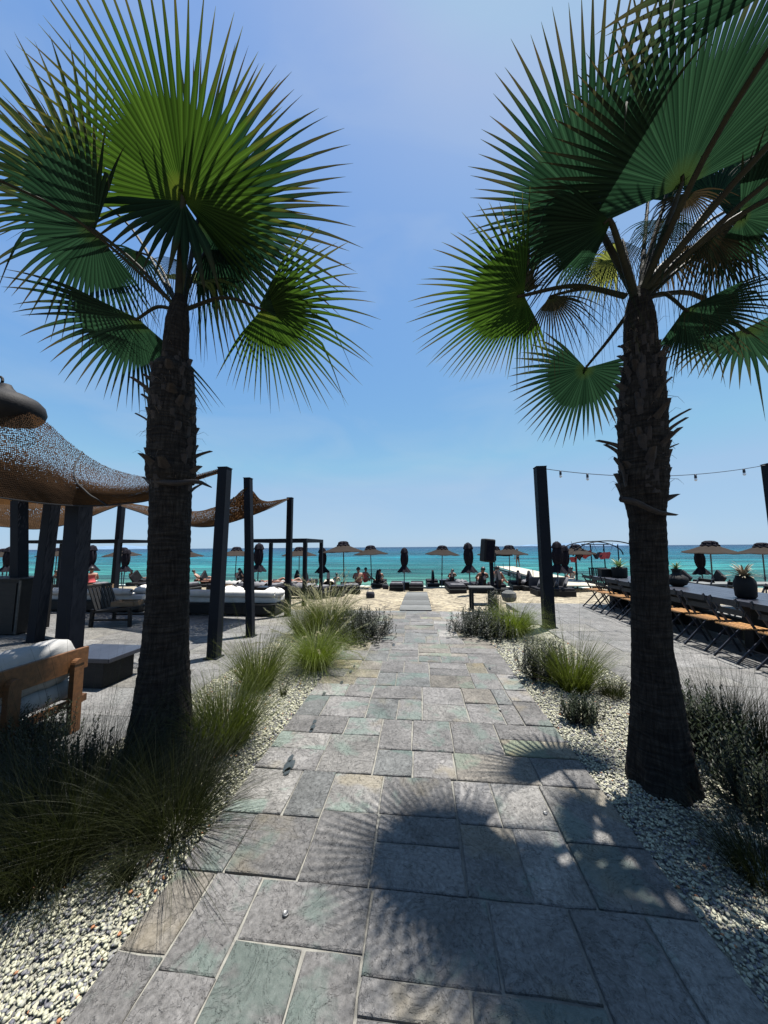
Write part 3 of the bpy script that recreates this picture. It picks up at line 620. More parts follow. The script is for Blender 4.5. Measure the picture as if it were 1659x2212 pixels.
# ------------------------------------------------------------------ palms
def frond(parent, hub, mid, side, ang=(-100, 100), crown=None, n=44, fuse=0.42, droop=0.12, back=0.6, mat='frond', ctl=0.25, cup=0.06, dangle=0.06, pr=0.018, seed=0, wide=1.0):
    rnd = random.Random(seed + 11)
    W3 = lambda q_: V(*q_[1:]) if q_[0] == 'w' else P(*q_)
    hub, mid, side = W3(hub), W3(mid), W3(side)
    m_ = mid - hub; L = np.linalg.norm(m_); m_ = m_ / L
    s_ = side - hub; Ls = np.linalg.norm(s_); s_ = s_ - m_ * (s_ @ m_); s_ = nrm(s_); N_ = np.cross(m_, s_)
    if N_[2] < 0: N_ = -N_
    a0, a1 = R_(ang[0]), R_(ang[1]); K = 9
    off = V(*parent.location); v = []; uv = []; f = []; rib = []; seg = []
    dth = (a1 - a0) / n
    for i in range(n):
        th = a0 + (i + .5) * dth; thn = th
        c_, sn = math.cos(th), math.sin(th)
        L0 = L * c_ * c_ + Ls * sn * sn if c_ >= 0 else lerp(Ls, L * back, min(1, -c_))
        L0 *= rnd.uniform(.93, 1.05)
        dr = droop * rnd.uniform(.6, 1.5)
        dang = rnd.random() < dangle
        jit = rnd.uniform(-.25, .25) * dth
        tw = rnd.uniform(-.5, .5); sg = rnd.random()
        b = len(v)
        for k in range(K + 1):
            t = k / K; t = t ** 0.9
            free = max(0, t - fuse) / (1 - fuse)
            th2 = th + jit * free
            d = m_ * math.cos(th2) + s_ * math.sin(th2); sd = -m_ * math.sin(th2) + s_ * math.cos(th2)
            p = hub + d * L0 * t + N_ * cup * L0 * (t * t)
            p = p + V(0, 0, -1) * L0 * dr * free ** 1.8
            if dang and free > 0.25:
                p = p + V(0, 0, -1) * L0 * .55 * (free - .25) ** 1.3 - d * L0 * .25 * (free - .25)
            hw = L0 * max(min(t, fuse), 0.02) * math.tan(dth / 2) * 1.03 * wide
            if free > 0: hw = hw * (1 - free ** 1.45) * (1 - .22 * min(1, free * 2.2)) + 0.0006
            fold = N_ * hw * 0.6 * (1 - .3 * free)
            sdd = sd * math.cos(tw * free) + N_ * math.sin(tw * free)
            v += [p - sdd * hw - off, p + fold - off, p + sdd * hw - off]
            uv += [(i / n * 3, t)] * 3; rib += [0, 1, 0]; seg += [sg] * 3
        for k in range(K):
            q = b + 3 * k; f += [(q, q + 1, q + 4, q + 3), (q + 1, q + 2, q + 5, q + 4)]
    o = np_mesh('frond', np.array(v), np.array(f), M[mat], parent, uv=np.array(uv), attrs={'rib': np.array(rib, float), 'seg': np.array(seg)})
    if crown is not None:
        cr = P(*crown)
        md = (cr + hub) / 2 + V(0, 0, ctl * np.linalg.norm(hub - cr))
        pts = smooth_curve([cr, md, hub, hub + m_ * L * .06], 14)
        q = MB().tube(pts, [pr * lerp(1.5, .62, i / 13) for i in range(14)], 8, 0.6)
        for i in range(2, 11):
            for sgn in (-1, 1):
                a = pts[i]; d = nrm(pts[i + 1] - pts[i]); sdv = nrm(np.cross(d, V(0, 0, 1))) * sgn
                q.tube([a + sdv * pr * .7, a + sdv * pr * 1.6 + d * .006], [.004, .0008], 4)
        qo = q.build('petiole', M['petiole'], None, smooth=True, world=False)
        me = qo.data; co = np.zeros(len(me.vertices) * 3, np.float32); me.vertices.foreach_get('co', co)
        co = (co.reshape(-1, 3) - off).astype(np.float32); me.vertices.foreach_set('co', co.ravel()); me.update(); qo.parent = o
    return o

def palm(name_lab, base, prof, boots, Yp, fr, seed, strap):
    """prof: (y_px, x_px, width_px) from the root to the crown"""
    rnd = random.Random(seed); bx = G(*base)
    t = thing('palm_tree', name_lab, 'palm tree', (bx[0], bx[1], 0))
    cs, rs, zs = [], [], []
    for yp, xp, wp in prof:
        p = P(xp, yp, Yp); e = P(xp + wp / 2, yp, Yp); cs.append(p); rs.append(abs(e[0] - p[0]) * (0.79 if xp < 800 else 0.82)); zs.append(p[2])
    cs[0][2] = -0.06; zs[0] = -0.06
    NR, NA = 190, 56; v = []; uv = []
    for i in range(NR + 1):
        z = lerp(zs[0], zs[-1], i / NR); x = np.interp(z, zs, [c[0] for c in cs]); yy = Yp; r = np.interp(z, zs, rs)
        for j in range(NA + 1):
            th = 2 * math.pi * (j % NA) / NA
            ring = 0.010 * math.sin(z * 95 + 2.2 * math.sin(th * 2 + z * 3)) + 0.007 * math.sin(z * 230 + 3 * math.sin(th * 3))
            root = max(0, 0.35 - z) * 0.22 * math.sin(th * 7 + 1.3 * math.sin(z * 9))
            rr = r * (1 + ring * 0.8 + 0.022 * math.sin(th * 9 + z * 11) * math.sin(z * 17 + th) + 0.018 * math.sin(th * 3 + z * 2) + rnd.uniform(-.012, .012)) + root * .25
            v.append((x + rr * math.cos(th) - t.location[0], yy + rr * math.sin(th) - t.location[1], z)); uv.append((j / NA, z))
    f = [(i * (NA + 1) + j, i * (NA + 1) + j + 1, (i + 1) * (NA + 1) + j + 1, (i + 1) * (NA + 1) + j) for i in range(NR) for j in range(NA)]
    np_mesh('trunk', np.array(v), np.array(f), M['bark'], t, smooth=True, uv=np.array(uv))
    # cut leaf bases in a spiral, each one a curved wedge
    z0, z1, nb = boots; ga = 2.39996
    for k in range(nb):
        u = k / nb; z = lerp(z0, z1, u) + rnd.uniform(-.01, .01); th = k * ga + rnd.uniform(-.2, .2)
        x = np.interp(z, zs, [c[0] for c in cs]); r = np.interp(z, zs, rs)
        er = V(math.cos(th), math.sin(th), 0); et = V(-math.sin(th), math.cos(th), 0); o_ = V(x, Yp, z)
        ln = rnd.uniform(.09, .16) * (1.0 if u < .75 else .7); wd = r * rnd.uniform(.5, .8); out = rnd.uniform(.05, .38)
        if rnd.random() < .16: out = rnd.uniform(.7, 1.15); ln *= 1.0
        q = MB(); rows_ = []
        for s in range(5):
            tt = s / 4; c_ = o_ + er * (r * .82 + ln * out * tt ** 1.5) + V(0, 0, -.05 + ln * tt * (1.15 - .45 * out))
            w_ = wd * lerp(1, .42, tt ** .8); thk = lerp(.022, .012, tt)
            rows_.append([c_ - et * w_ * .5 + er * -.01, c_ - et * w_ * .2 + er * thk, c_ + et * w_ * .2 + er * thk, c_ + et * w_ * .5 + er * -.01, c_ + er * -thk * .6, c_ - et * w_ * .5 + er * -.01])
        q.grid(rows_); b_ = len(q.v) - 6; q.f.append([b_ + i for i in range(5)])
        q.build('leaf_base', M['petiole_dry'], t, smooth=False)
    # fibres
    q = MB()
    for k in range(70):
        z = lerp(z0, z1 + .1, rnd.random()); th = rnd.uniform(0, 6.28); x = np.interp(z, zs, [c[0] for c in cs]); r = np.interp(z, zs, rs)
        p = V(x + r * math.cos(th), Yp + r * math.sin(th), z); d = V(math.cos(th), math.sin(th), rnd.uniform(-.6, .9)); L = rnd.uniform(.04, .13)
        q.tube([p, p + d * L * .5, p + d * L * .8 + V(0, 0, -L * .4)], [.0018, .0012, .0006], 3)
    o = q.build('fibre', M['fibre'], t); o['kind'] = 'stuff'
    # the strap-like dry sheath hanging at the lowest leaf bases
    for pts, wd in strap:
        pp = smooth_curve([P(*p) for p in pts], 10); q = MB(); a = []
        for i, p in enumerate(pp):
            w_ = wd * math.sin(math.pi * lerp(.28, .92, i / 9)); a.append([p + V(0, 0.008, w_ / 2), p + V(0, -.02, 0), p + V(0, 0.008, -w_ / 2), p + V(0, .02, 0), p + V(0, 0.008, w_ / 2)])
        q.grid(a).build('leaf_sheath', M['petiole_dry'], t, smooth=True)
    for i, k in enumerate(fr): frond(t, seed=seed * 50 + i, **k)
    # emerging spear leaf
    return t

YL = 2.54
cl = (388, 672)
CL = lambda x, y, Y=YL: (x, y, Y)
left_fr = [
    # upright main fan
    dict(hub=(396, 432, 2.36), mid=(300, -110, 1.55), side=(680, 385, 2.35), ang=(-112, 140), crown=(386, 655, YL), n=54, fuse=.49, droop=.03, back=.6, ctl=.0, cup=-.05, mat='frond', dangle=.0, pr=.024),
    dict(hub=(396, 434, 2.37), mid=(300, 560, 2.3), side=(150, 380, 2.2), ang=(-60, 60), n=12, fuse=.55, droop=.2, mat='frond_dark', dangle=.2),
    # second fan behind it to the right
    dict(hub=(428, 472, 2.72), mid=(770, 380, 2.6), side=(470, 80, 2.2), ang=(-112, 82), crown=(398, 655, YL + .05), n=44, fuse=.47, droop=.08, back=.7, ctl=.05, mat='frond_dark', dangle=.03, pr=.019),
    # left fan facing the camera
    dict(hub=(205, 498, 2.25), mid=(-95, 440, 2.0), side=(150, 160, 1.75), ang=(-128, 122), crown=(378, 662, YL - .04), n=50, fuse=.47, droop=.20, back=.62, ctl=.06, mat='frond_dark', dangle=.04, pr=.02),
    dict(hub=(190, 420, 2.75), mid=(-60, 170, 2.8), side=(330, 300, 2.8), ang=(-80, 70), crown=(380, 655, YL), n=30, fuse=.4, droop=.05, ctl=.1, mat='frond_pale', dangle=.0, pr=.015),
    # unseen fan beyond the left frame edge, added to shade the left foreground
    dict(hub=('w', -2.9, 1.35, 3.9), mid=('w', -3.3, .45, 3.8), side=('w', -2.1, 1.1, 4.0), ang=(-100, 100), n=38, fuse=.55, droop=.12, crown=(378, 660, YL - .04), ctl=.15, mat='frond_dark', pr=.011),
    # low right fan
    dict(hub=(565, 668, 2.72), mid=(818, 705, 2.85), side=(560, 850, 3.25), ang=(-62, 135), crown=(402, 668, YL), n=40, fuse=.41, droop=.16, back=.75, ctl=.18, mat='frond', dangle=.05, pr=.016),
    dict(hub=(560, 662, 2.66), mid=(720, 575, 2.75), side=(480, 640, 2.5), ang=(-55, 30), n=12, fuse=.4, droop=.3, mat='frond_dark', dangle=.3),
    # low left fan
    dict(hub=(298, 688, 2.5), mid=(50, 715, 2.6), side=(290, 845, 3.0), ang=(-30, 125), crown=(376, 668, YL), n=38, fuse=.47, droop=.10, back=.7, ctl=.2, mat='frond_dark', dangle=.06, pr=.015),
    # pale leaf edge-on behind the stalks, its backlight put into the colour
    dict(hub=(400, 608, 2.95), mid=(520, 590, 3.25), side=(290, 600, 3.2), ang=(-90, 100), crown=(392, 655, YL + .08), n=30, fuse=.50, droop=.25, ctl=.1, mat='frond_pale', dangle=.1, pr=.012),
    # hanging leaflets under the fans
    dict(hub=(460, 520, 2.85), mid=(560, 625, 2.95), side=(400, 640, 2.9), ang=(-60, 90), crown=(395, 655, YL + .06), n=26, fuse=.3, droop=.5, ctl=.1, mat='frond_dark', dangle=.3, pr=.014),
    dict(hub=(300, 545, 2.75), mid=(240, 640, 2.8), side=(380, 640, 2.8), ang=(-80, 90), crown=(382, 655, YL + .05), n=26, fuse=.3, droop=.4, ctl=.15, mat='frond_dark', dangle=.25, pr=.014),
    dict(hub=(380, 560, 2.5), mid=(300, 660, 2.5), side=(455, 640, 2.55), ang=(-70, 95), n=30, fuse=.2, droop=.6, mat='frond_dark', dangle=.4, wide=.6),
    dict(hub=(500, 470, 2.8), mid=(610, 600, 2.9), side=(440, 600, 2.8), ang=(-60, 80), n=30, fuse=.25, droop=.5, mat='frond_dark', dangle=.3, wide=.7),
]
palm('fan palm left of the path with upright bright green fans and shaggy trunk top', (345, 1640),
     [(1655, 342, 175), (1600, 346, 150), (1500, 352, 124), (1400, 358, 104), (1300, 364, 94), (1100, 369, 92), (1045, 370, 92), (1030, 370, 112), (900, 372, 106), (800, 374, 92), (780, 378, 60), (700, 383, 54), (660, 388, 40), (640, 389, 24)],
     (2.08, 3.24, 150), YL, left_fr, 3,
     [([(330, 1040, 2.40), (380, 1043, 2.36), (425, 1040, 2.38), (455, 1052, 2.42)], .045), ([(320, 1000, 2.42), (336, 960, 2.38), (330, 900, 2.4)], .05)])
YR = 2.65
right_fr = [
    # upper left fan
    dict(hub=(1275, 455, 2.55), mid=(1150, 40, 1.9), side=(1050, 430, 2.6), ang=(-60, 105), crown=(1368, 632, YR), n=44, fuse=.55, droop=.05, back=.6, ctl=.0, cup=-.04, mat='frond_dark', dangle=.02, pr=.024),
    # mid-left half-folded fan with browning tips
    dict(hub=(1320, 480, 2.4), mid=(1060, 545, 2.45), side=(1250, 640, 2.8), ang=(-40, 75), crown=(1370, 640, YR - .04), n=30, fuse=.50, droop=.22, ctl=.05, mat='frond_dark', dangle=.12, pr=.02),
    dict(hub=(1310, 478, 2.5), mid=(1130, 420, 2.5), side=(1250, 330, 2.5), ang=(-40, 50), n=20, fuse=.55, droop=.3, mat='frond_dark', dangle=.25),
    # big upper right fan
    dict(hub=(1470, 405, 2.45), mid=(1560, -260, 1.5), side=(1850, 330, 2.5), ang=(-85, 95), crown=(1386, 632, YR), n=56, fuse=.55, droop=.03, back=.6, ctl=.0, cup=-.05, mat='frond_dark', dangle=.03, pr=.026),
    dict(hub=(1440, 420, 2.7), mid=(1380, 60, 2.75), side=(1290, 330, 2.7), ang=(-30, 75), crown=(1380, 635, YR + .04), n=30, fuse=.50, droop=.18, ctl=.02, mat='frond_dark', dangle=.15, pr=.02),
    # far right fan, partly out of frame
    dict(hub=(1640, 420, 2.9), mid=(1620, 140, 3.0), side=(1500, 380, 3.0), ang=(-80, 100), crown=(1392, 640, YR + .05), n=34, fuse=.35, droop=.25, ctl=.1, mat='frond_dark', dangle=.1, pr=.018),
    # drooping brown fans at the right
    dict(hub=(1530, 510, 2.6), mid=(1660, 560, 2.6), side=(1530, 640, 2.6), ang=(-80, 110), crown=(1394, 642, YR - .02), n=34, fuse=.41, droop=.4, ctl=.08, mat='frond_dry', dangle=.2, pr=.019),
    dict(hub=(1555, 525, 2.75), mid=(1690, 600, 2.8), side=(1530, 660, 2.7), ang=(-90, 100), crown=(1396, 646, YR), n=34, fuse=.33, droop=.45, ctl=.05, mat='frond_dark', dangle=.25, pr=.018),
    dict(hub=(1480, 420, 2.62), mid=(1490, 520, 2.7), side=(1590, 480, 2.7), ang=(-95, 95), n=30, fuse=.3, droop=.5, mat='frond_dry', dangle=.2),
    # low left fan facing the camera
    dict(hub=(1132, 638, 2.50), mid=(885, 668, 2.43), side=(1118, 800, 3.05), ang=(-82, 128), crown=(1352, 640, YR), n=50, fuse=.47, droop=.10, back=.8, ctl=.10, mat='frond', dangle=.03, pr=.018),
    dict(hub=(1140, 632, 2.7), mid=(1050, 510, 2.7), side=(1180, 590, 2.6), ang=(-20, 110), n=16, fuse=.35, droop=.35, mat='frond_dry', dangle=.3),
    # dry leaflets hanging between
    dict(hub=(1190, 640, 2.6), mid=(1290, 715, 2.6), side=(1160, 750, 2.65), ang=(-40, 90), n=24, fuse=.3, droop=.35, crown=(1350, 642, YR - .02), ctl=.12, mat='frond_dry', dangle=.3, pr=.014),
    dict(hub=(1330, 570, 2.85), mid=(1240, 610, 3.0), side=(1400, 590, 3.1), ang=(-95, 95), n=30, fuse=.50, droop=.3, crown=(1370, 636, YR + .06), ctl=.05, mat='frond_pale', dangle=.1, pr=.013),
    dict(hub=(1440, 560, 2.95), mid=(1500, 590, 3.2), side=(1380, 600, 3.1), ang=(-95, 95), n=28, fuse=.50, droop=.35, crown=(1385, 636, YR + .08), ctl=.05, mat='frond_dry', dangle=.1, pr=.013),
    # small low fan
    dict(hub=(1265, 795, 3.22), mid=(1208, 955, 3.6), side=(1100, 855, 3.2), ang=(-110, 120), crown=(1368, 662, YR), n=38, fuse=.50, droop=.06, ctl=-.02, mat='frond_dark', dangle=.04, pr=.014),
    # fans spreading beyond the right frame edge and towards the path
    dict(hub=('w', 2.75, 2.1, 3.95), mid=('w', 3.7, 1.7, 3.7), side=('w', 2.5, 1.2, 3.85), ang=(-110, 110), n=40, fuse=.55, droop=.12, crown=(1392, 632, YR), ctl=.12, mat='frond_dark', pr=.02),
    dict(hub=('w', 2.6, 1.25, 4.1), mid=('w', 3.0, .3, 4.0), side=('w', 1.9, .95, 4.1), ang=(-100, 100), n=40, fuse=.55, droop=.12, crown=(1390, 630, YR - .03), ctl=.12, mat='frond_dark', pr=.02),
    dict(hub=('w', 2.9, 3.1, 3.5), mid=('w', 3.9, 3.3, 3.1), side=('w', 2.9, 2.2, 3.3), ang=(-100, 100), n=40, fuse=.50, droop=.15, crown=(1396, 640, YR), ctl=.15, mat='frond_dark', pr=.018),
    dict(hub=('w', 1.9, 1.4, 4.25), mid=('w', 1.5, .5, 4.2), side=('w', 2.8, 1.2, 4.1), ang=(-110, 110), n=40, fuse=.55, droop=.12, crown=(1386, 630, YR - .03), ctl=.1, mat='frond_dark', pr=.018),  # out-of-view overhead fan added to shade the lower right of the path
    dict(hub=('w', 3.0, 1.5, 4.0), mid=('w', 3.9, 1.0, 3.8), side=('w', 2.7, .6, 4.0), ang=(-110, 110), n=40, fuse=.55, droop=.12, crown=(1392, 634, YR), ctl=.12, mat='frond_dark', pr=.018),  # another unseen fan, added to shade the right pebble bed
    # low right fan
    dict(hub=(1478, 668, 2.6), mid=(1640, 735, 2.7), side=(1430, 800, 3.0), ang=(-55, 78), crown=(1398, 648, YR), n=38, fuse=.55, droop=.10, ctl=.35, mat='frond_dark', dangle=.05, pr=.015),
    dict(hub=(1425, 475, 2.8), mid=(1440, 610, 2.9), side=(1320, 520, 2.8), ang=(-100, 100), n=44, fuse=.3, droop=.55, crown=(1384, 640, YR + .05), ctl=.0, mat='frond_dark', dangle=.35, pr=.014, wide=.8),
    dict(hub=(1345, 520, 2.85), mid=(1300, 640, 2.9), side=(1250, 500, 2.8), ang=(-90, 110), n=40, fuse=.3, droop=.55, crown=(1376, 640, YR + .05), ctl=.0, mat='frond_dry', dangle=.35, pr=.013, wide=.7),
    dict(hub=(1400, 430, 2.95), mid=(1420, 290, 3.1), side=(1300, 420, 3.0), ang=(-100, 100), n=40, fuse=.5, droop=.2, crown=(1382, 640, YR + .08), ctl=.0, mat='frond_dark', dangle=.1, pr=.014),
    dict(hub=(1600, 470, 2.5), mid=(1760, 430, 2.4), side=(1590, 640, 2.9), ang=(-110, 120), n=44, fuse=.47, droop=.25, crown=(1394, 640, YR - .02), ctl=.05, mat='frond_dark', dangle=.12, pr=.016),
    dict(hub=(1545, 430, 2.7), mid=(1700, 330, 2.7), side=(1600, 560, 2.6), ang=(-110, 110), n=40, fuse=.4, droop=.25, crown=(1392, 638, YR + .02), ctl=.02, mat='frond_dark', dangle=.12, pr=.014),
    dict(hub=(1300, 560, 2.5), mid=(1240, 680, 2.5), side=(1380, 640, 2.5), ang=(-80, 80), n=34, fuse=.2, droop=.6, mat='frond_dark', dangle=.4, wide=.6),
    dict(hub=(1480, 480, 2.5), mid=(1470, 640, 2.5), side=(1590, 600, 2.5), ang=(-80, 80), n=36, fuse=.2, droop=.6, mat='frond_dark', dangle=.4, wide=.6),
    dict(hub=(1240, 560, 2.8), mid=(1200, 660, 2.8), side=(1320, 650, 2.8), ang=(-80, 80), n=30, fuse=.2, droop=.6, mat='frond_dry', dangle=.4, wide=.6),
]
palm('fan palm right of the path with hazy grey-green fans and browning tips', (1430, 1685),
     [(1700, 1432, 172), (1640, 1428, 150), (1490, 1417, 116), (1400, 1408, 97), (1250, 1402, 86), (1120, 1397, 86), (1090, 1394, 96), (1055, 1389, 116), (900, 1387, 116), (820, 1388, 104), (780, 1386, 84), (690, 1382, 76), (655, 1380, 60), (625, 1379, 36)],
     (2.0, 3.22, 160), YR, right_fr, 5,
     [([(1340, 1078, 2.50), (1375, 1085, 2.44), (1420, 1105, 2.46), (1462, 1112, 2.52)], .05), ([(1418, 1092, 2.58), (1440, 1078, 2.56), (1466, 1068, 2.55)], .05), ([(1328, 990, 2.58), (1344, 1012, 2.58), (1352, 1050, 2.58)], .04)])

# ------------------------------------------------------------------ plants
def blades(n, base, h, spread, lean, wdt, rnd, curl=1.0, K=6, hv=.35):
    th = rnd.uniform(0, 2 * np.pi, n); rr = spread * np.sqrt(rnd.random(n)); bx = base[0] + rr * np.cos(th); by = base[1] + rr * np.sin(th)
    ph = th + rnd.normal(0, .5, n); tl = np.abs(rnd.normal(lean, lean * .55, n)); L = h * rnd.uniform(1 - hv, 1 + hv * .6, n)
    cu = curl * rnd.uniform(.3, 1.6, n)
    pts = np.zeros((n, K + 1, 3)); pts[:, 0, 0] = bx; pts[:, 0, 1] = by; pts[:, 0, 2] = base[2]
    ang = tl.copy()
    for k in range(1, K + 1):
        st = L / K; pts[:, k, 0] = pts[:, k - 1, 0] + st * np.sin(ang) * np.cos(ph); pts[:, k, 1] = pts[:, k - 1, 1] + st * np.sin(ang) * np.sin(ph)
        pts[:, k, 2] = np.maximum(pts[:, k - 1, 2] + st * np.cos(ang), base[2] + .006); ang = np.minimum(ang + cu * .22 * (k / K + .3), 2.4)
    wv = wdt * rnd.uniform(.6, 1.3, n)[:, None] * (1 - (np.arange(K + 1) / K) ** 1.5 * .93)[None]
    fa = rnd.uniform(0, 2 * np.pi, n); s = np.stack([np.cos(fa), np.sin(fa), np.zeros(n)], 1)[:, None]
    v = np.stack([pts - s * wv[..., None] / 2, pts + s * wv[..., None] / 2], 2).reshape(-1, 3)
    b = (np.arange(n) * (K + 1) * 2)[:, None, None]; k = (np.arange(K) * 2)[None, :, None]
    f = (b + k + np.array([0, 1, 3, 2])[None, None]).reshape(-1, 4)
    al = np.tile(np.repeat(np.arange(K + 1) / K, 2), n); tn = np.repeat(rnd.random(n), (K + 1) * 2)
    return v, f, al, tn, pts
def grass(label, px, py, h, spread, n, lean=.45, curl=1.0, mat='grass_dark', wdt=.0035, plumes=0, group='grass tufts in the pebble beds', seed=0, z=-0.02, tall=0):
    b = G(px, py, z) if not isinstance(px, tuple) else V(*px, z); rnd = np.random.default_rng(seed + 100)
    t = thing('grass_tuft', label, 'ornamental grass', b, group=group); lb = V(0, 0, 0)
    v, f, al, tn, pts = blades(n, lb, h, spread, lean, wdt, rnd, curl)
    o = np_mesh('blades', v, f, M[mat], t, attrs={'along': al, 'tone': tn}); o['kind'] = 'stuff'
    if tall:
        v, f, al, tn, pts = blades(tall, lb, h * 1.9, spread * .8, lean * .35, wdt * .75, rnd, curl * .25)
        o = np_mesh('stalks', v, f, M[mat], t, attrs={'along': al, 'tone': tn}); o['kind'] = 'stuff'
    if plumes:
        vs, fs, als, tns = [], [], [], []; ofs = 0
        v, f, al, tn, pts = blades(plumes, lb, h * 1.12, spread * .6, lean * .75, wdt * .8, rnd, curl * .8)
        vs.append(v); fs.append(f); als.append(al); tns.append(tn); ofs = len(v)
        for p in pts:
            for q in range(44):
                u = rnd.uniform(3.9, 6.0); i = min(int(u), 5); a = p[i] + (p[i + 1] - p[i]) * (u - i); d = nrm(p[i + 1] - p[i]) + rnd.normal(0, .35, 3)
                e = a + nrm(d) * h * .045; s = np.cross(nrm(d), [0, 1, 0.1]) * .0024
                vs.append(np.array([a - s, a + s, e + s * .3, e - s * .3])); fs.append(np.array([[ofs, ofs + 1, ofs + 2, ofs + 3]])); ofs += 4
                als.append(np.array([.6, .6, 1, 1])); tns.append(np.full(4, rnd.random()))
        o = np_mesh('plumes', np.concatenate(vs), np.concatenate(fs), M['plume'], t, attrs={'along': np.concatenate(als), 'tone': np.concatenate(tns)}); o['kind'] = 'stuff'
    return t
def shrub(label, px, py, h, spread, ns, mat='herb', leaf=.022, seed=0, group='low shrubs in the pebble beds', z=-0.02, ln=26, cat='shrub', up=.55):
    b = G(px, py, z) if not isinstance(px, tuple) else V(*px, z); rnd = np.random.default_rng(seed + 900)
    t = thing('shrub', label, cat, b, group=group); vs, fs, al, tn = [], [], [], []; o_ = 0; st = MB()
    for i in range(ns):
        th = rnd.uniform(0, 6.28); r = spread * .35 * math.sqrt(rnd.random()); tl = abs(rnd.normal(0, up)); L = h * rnd.uniform(.55, 1.1)
        p0 = V(r * math.cos(th), r * math.sin(th), 0); d = V(math.sin(tl) * math.cos(th), math.sin(tl) * math.sin(th), math.cos(tl))
        k1 = spread / max(h, .01)
        p1 = p0 + V(d[0] * k1 * L, d[1] * k1 * L, max(.03, d[2] * L * .5)); p2 = p1 + V(d[0] * .25, d[1] * .25, 1) * L * .5
        c = smooth_curve([p0, p1, p2], 7); st.tube(c, [.0035, .003, .0028, .0025, .002, .0016, .001], 3)
        tone = rnd.random()
        for q in range(ln):
            u = (q + 1) / ln; u = .2 + .8 * u; x = u * 6; j = min(int(x), 5); a = c[j] + (c[j + 1] - c[j]) * (x - j); dd = nrm(c[j + 1] - c[j])
            ph = q * 2.4 + rnd.uniform(-.5, .5); e1 = nrm(np.cross(dd, V(.3, .9, .2))); e2 = np.cross(dd, e1); od = e1 * math.cos(ph) + e2 * math.sin(ph)
            ld = nrm(od * .8 + dd * rnd.uniform(.5, 1.2)); sd = nrm(np.cross(ld, dd)); ll = leaf * rnd.uniform(.7, 1.3) * (1.25 - .5 * u); ww = ll * .19
            vs += [a, a + ld * ll * .5 - sd * ww, a + ld * ll, a + ld * ll * .5 + sd * ww]; fs.append((o_, o_ + 1, o_ + 2, o_ + 3)); o_ += 4
            al += [u * .6, u * .8, u, u * .8]; tn += [min(1, max(0, tone * .5 + rnd.random() * .5))] * 4
    o = np_mesh('leaves', np.array(vs), np.array(fs), M[mat], t, attrs={'along': np.array(al), 'tone': np.array(tn)}); o['kind'] = 'stuff'
    o = st.build('stems', M['petiole_dry'], t, world=False); o['kind'] = 'stuff'
    return t
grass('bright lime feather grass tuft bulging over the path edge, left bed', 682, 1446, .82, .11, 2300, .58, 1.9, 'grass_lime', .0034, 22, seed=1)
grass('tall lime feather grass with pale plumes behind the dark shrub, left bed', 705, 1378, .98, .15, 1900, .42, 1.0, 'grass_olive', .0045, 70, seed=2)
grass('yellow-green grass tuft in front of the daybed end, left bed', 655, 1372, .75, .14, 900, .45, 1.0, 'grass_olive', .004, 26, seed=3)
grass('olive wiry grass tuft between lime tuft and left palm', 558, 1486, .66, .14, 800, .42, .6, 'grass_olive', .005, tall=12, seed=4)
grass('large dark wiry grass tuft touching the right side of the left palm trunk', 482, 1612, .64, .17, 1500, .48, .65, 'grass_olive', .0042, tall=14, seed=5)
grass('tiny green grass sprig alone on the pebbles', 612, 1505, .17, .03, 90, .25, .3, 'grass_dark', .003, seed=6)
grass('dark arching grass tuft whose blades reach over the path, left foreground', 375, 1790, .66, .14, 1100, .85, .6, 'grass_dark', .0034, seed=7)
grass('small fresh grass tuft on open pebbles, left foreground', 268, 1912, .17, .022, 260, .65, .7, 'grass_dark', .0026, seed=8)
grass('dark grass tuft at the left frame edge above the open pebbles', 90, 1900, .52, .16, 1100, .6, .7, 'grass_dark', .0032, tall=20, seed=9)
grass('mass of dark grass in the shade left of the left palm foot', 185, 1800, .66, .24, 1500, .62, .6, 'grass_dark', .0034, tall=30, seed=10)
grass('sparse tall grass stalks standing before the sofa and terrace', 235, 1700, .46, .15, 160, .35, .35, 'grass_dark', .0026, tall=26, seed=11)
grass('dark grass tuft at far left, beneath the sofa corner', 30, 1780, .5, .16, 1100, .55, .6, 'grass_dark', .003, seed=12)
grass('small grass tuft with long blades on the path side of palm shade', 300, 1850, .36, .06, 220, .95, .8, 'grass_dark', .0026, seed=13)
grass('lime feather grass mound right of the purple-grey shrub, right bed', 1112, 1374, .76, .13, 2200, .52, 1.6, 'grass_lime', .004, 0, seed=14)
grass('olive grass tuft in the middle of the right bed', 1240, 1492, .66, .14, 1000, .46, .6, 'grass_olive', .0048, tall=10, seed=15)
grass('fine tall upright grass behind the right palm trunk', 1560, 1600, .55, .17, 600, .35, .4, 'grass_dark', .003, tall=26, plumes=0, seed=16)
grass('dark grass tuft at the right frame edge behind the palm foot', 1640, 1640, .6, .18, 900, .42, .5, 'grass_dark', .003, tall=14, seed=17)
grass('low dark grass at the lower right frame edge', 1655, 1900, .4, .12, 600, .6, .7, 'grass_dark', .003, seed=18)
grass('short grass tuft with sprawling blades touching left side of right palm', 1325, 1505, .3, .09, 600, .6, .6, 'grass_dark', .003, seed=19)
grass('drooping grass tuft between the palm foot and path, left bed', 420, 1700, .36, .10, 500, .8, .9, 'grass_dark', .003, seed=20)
shrub('dense dark grey-green shrub spilling on the path, far end of left bed', 764, 1376, .50, .62, 420, 'herb', .052, seed=1, up=.75)
shrub('purple-grey shrub beside the side table, far end of right bed', 1050, 1368, .44, .58, 360, 'herb', .052, seed=2, up=.75)
shrub('upright dark sprigs rising behind the purple-grey shrub, right bed', 1068, 1350, .66, .2, 90, 'herb', .042, seed=3, up=.25)
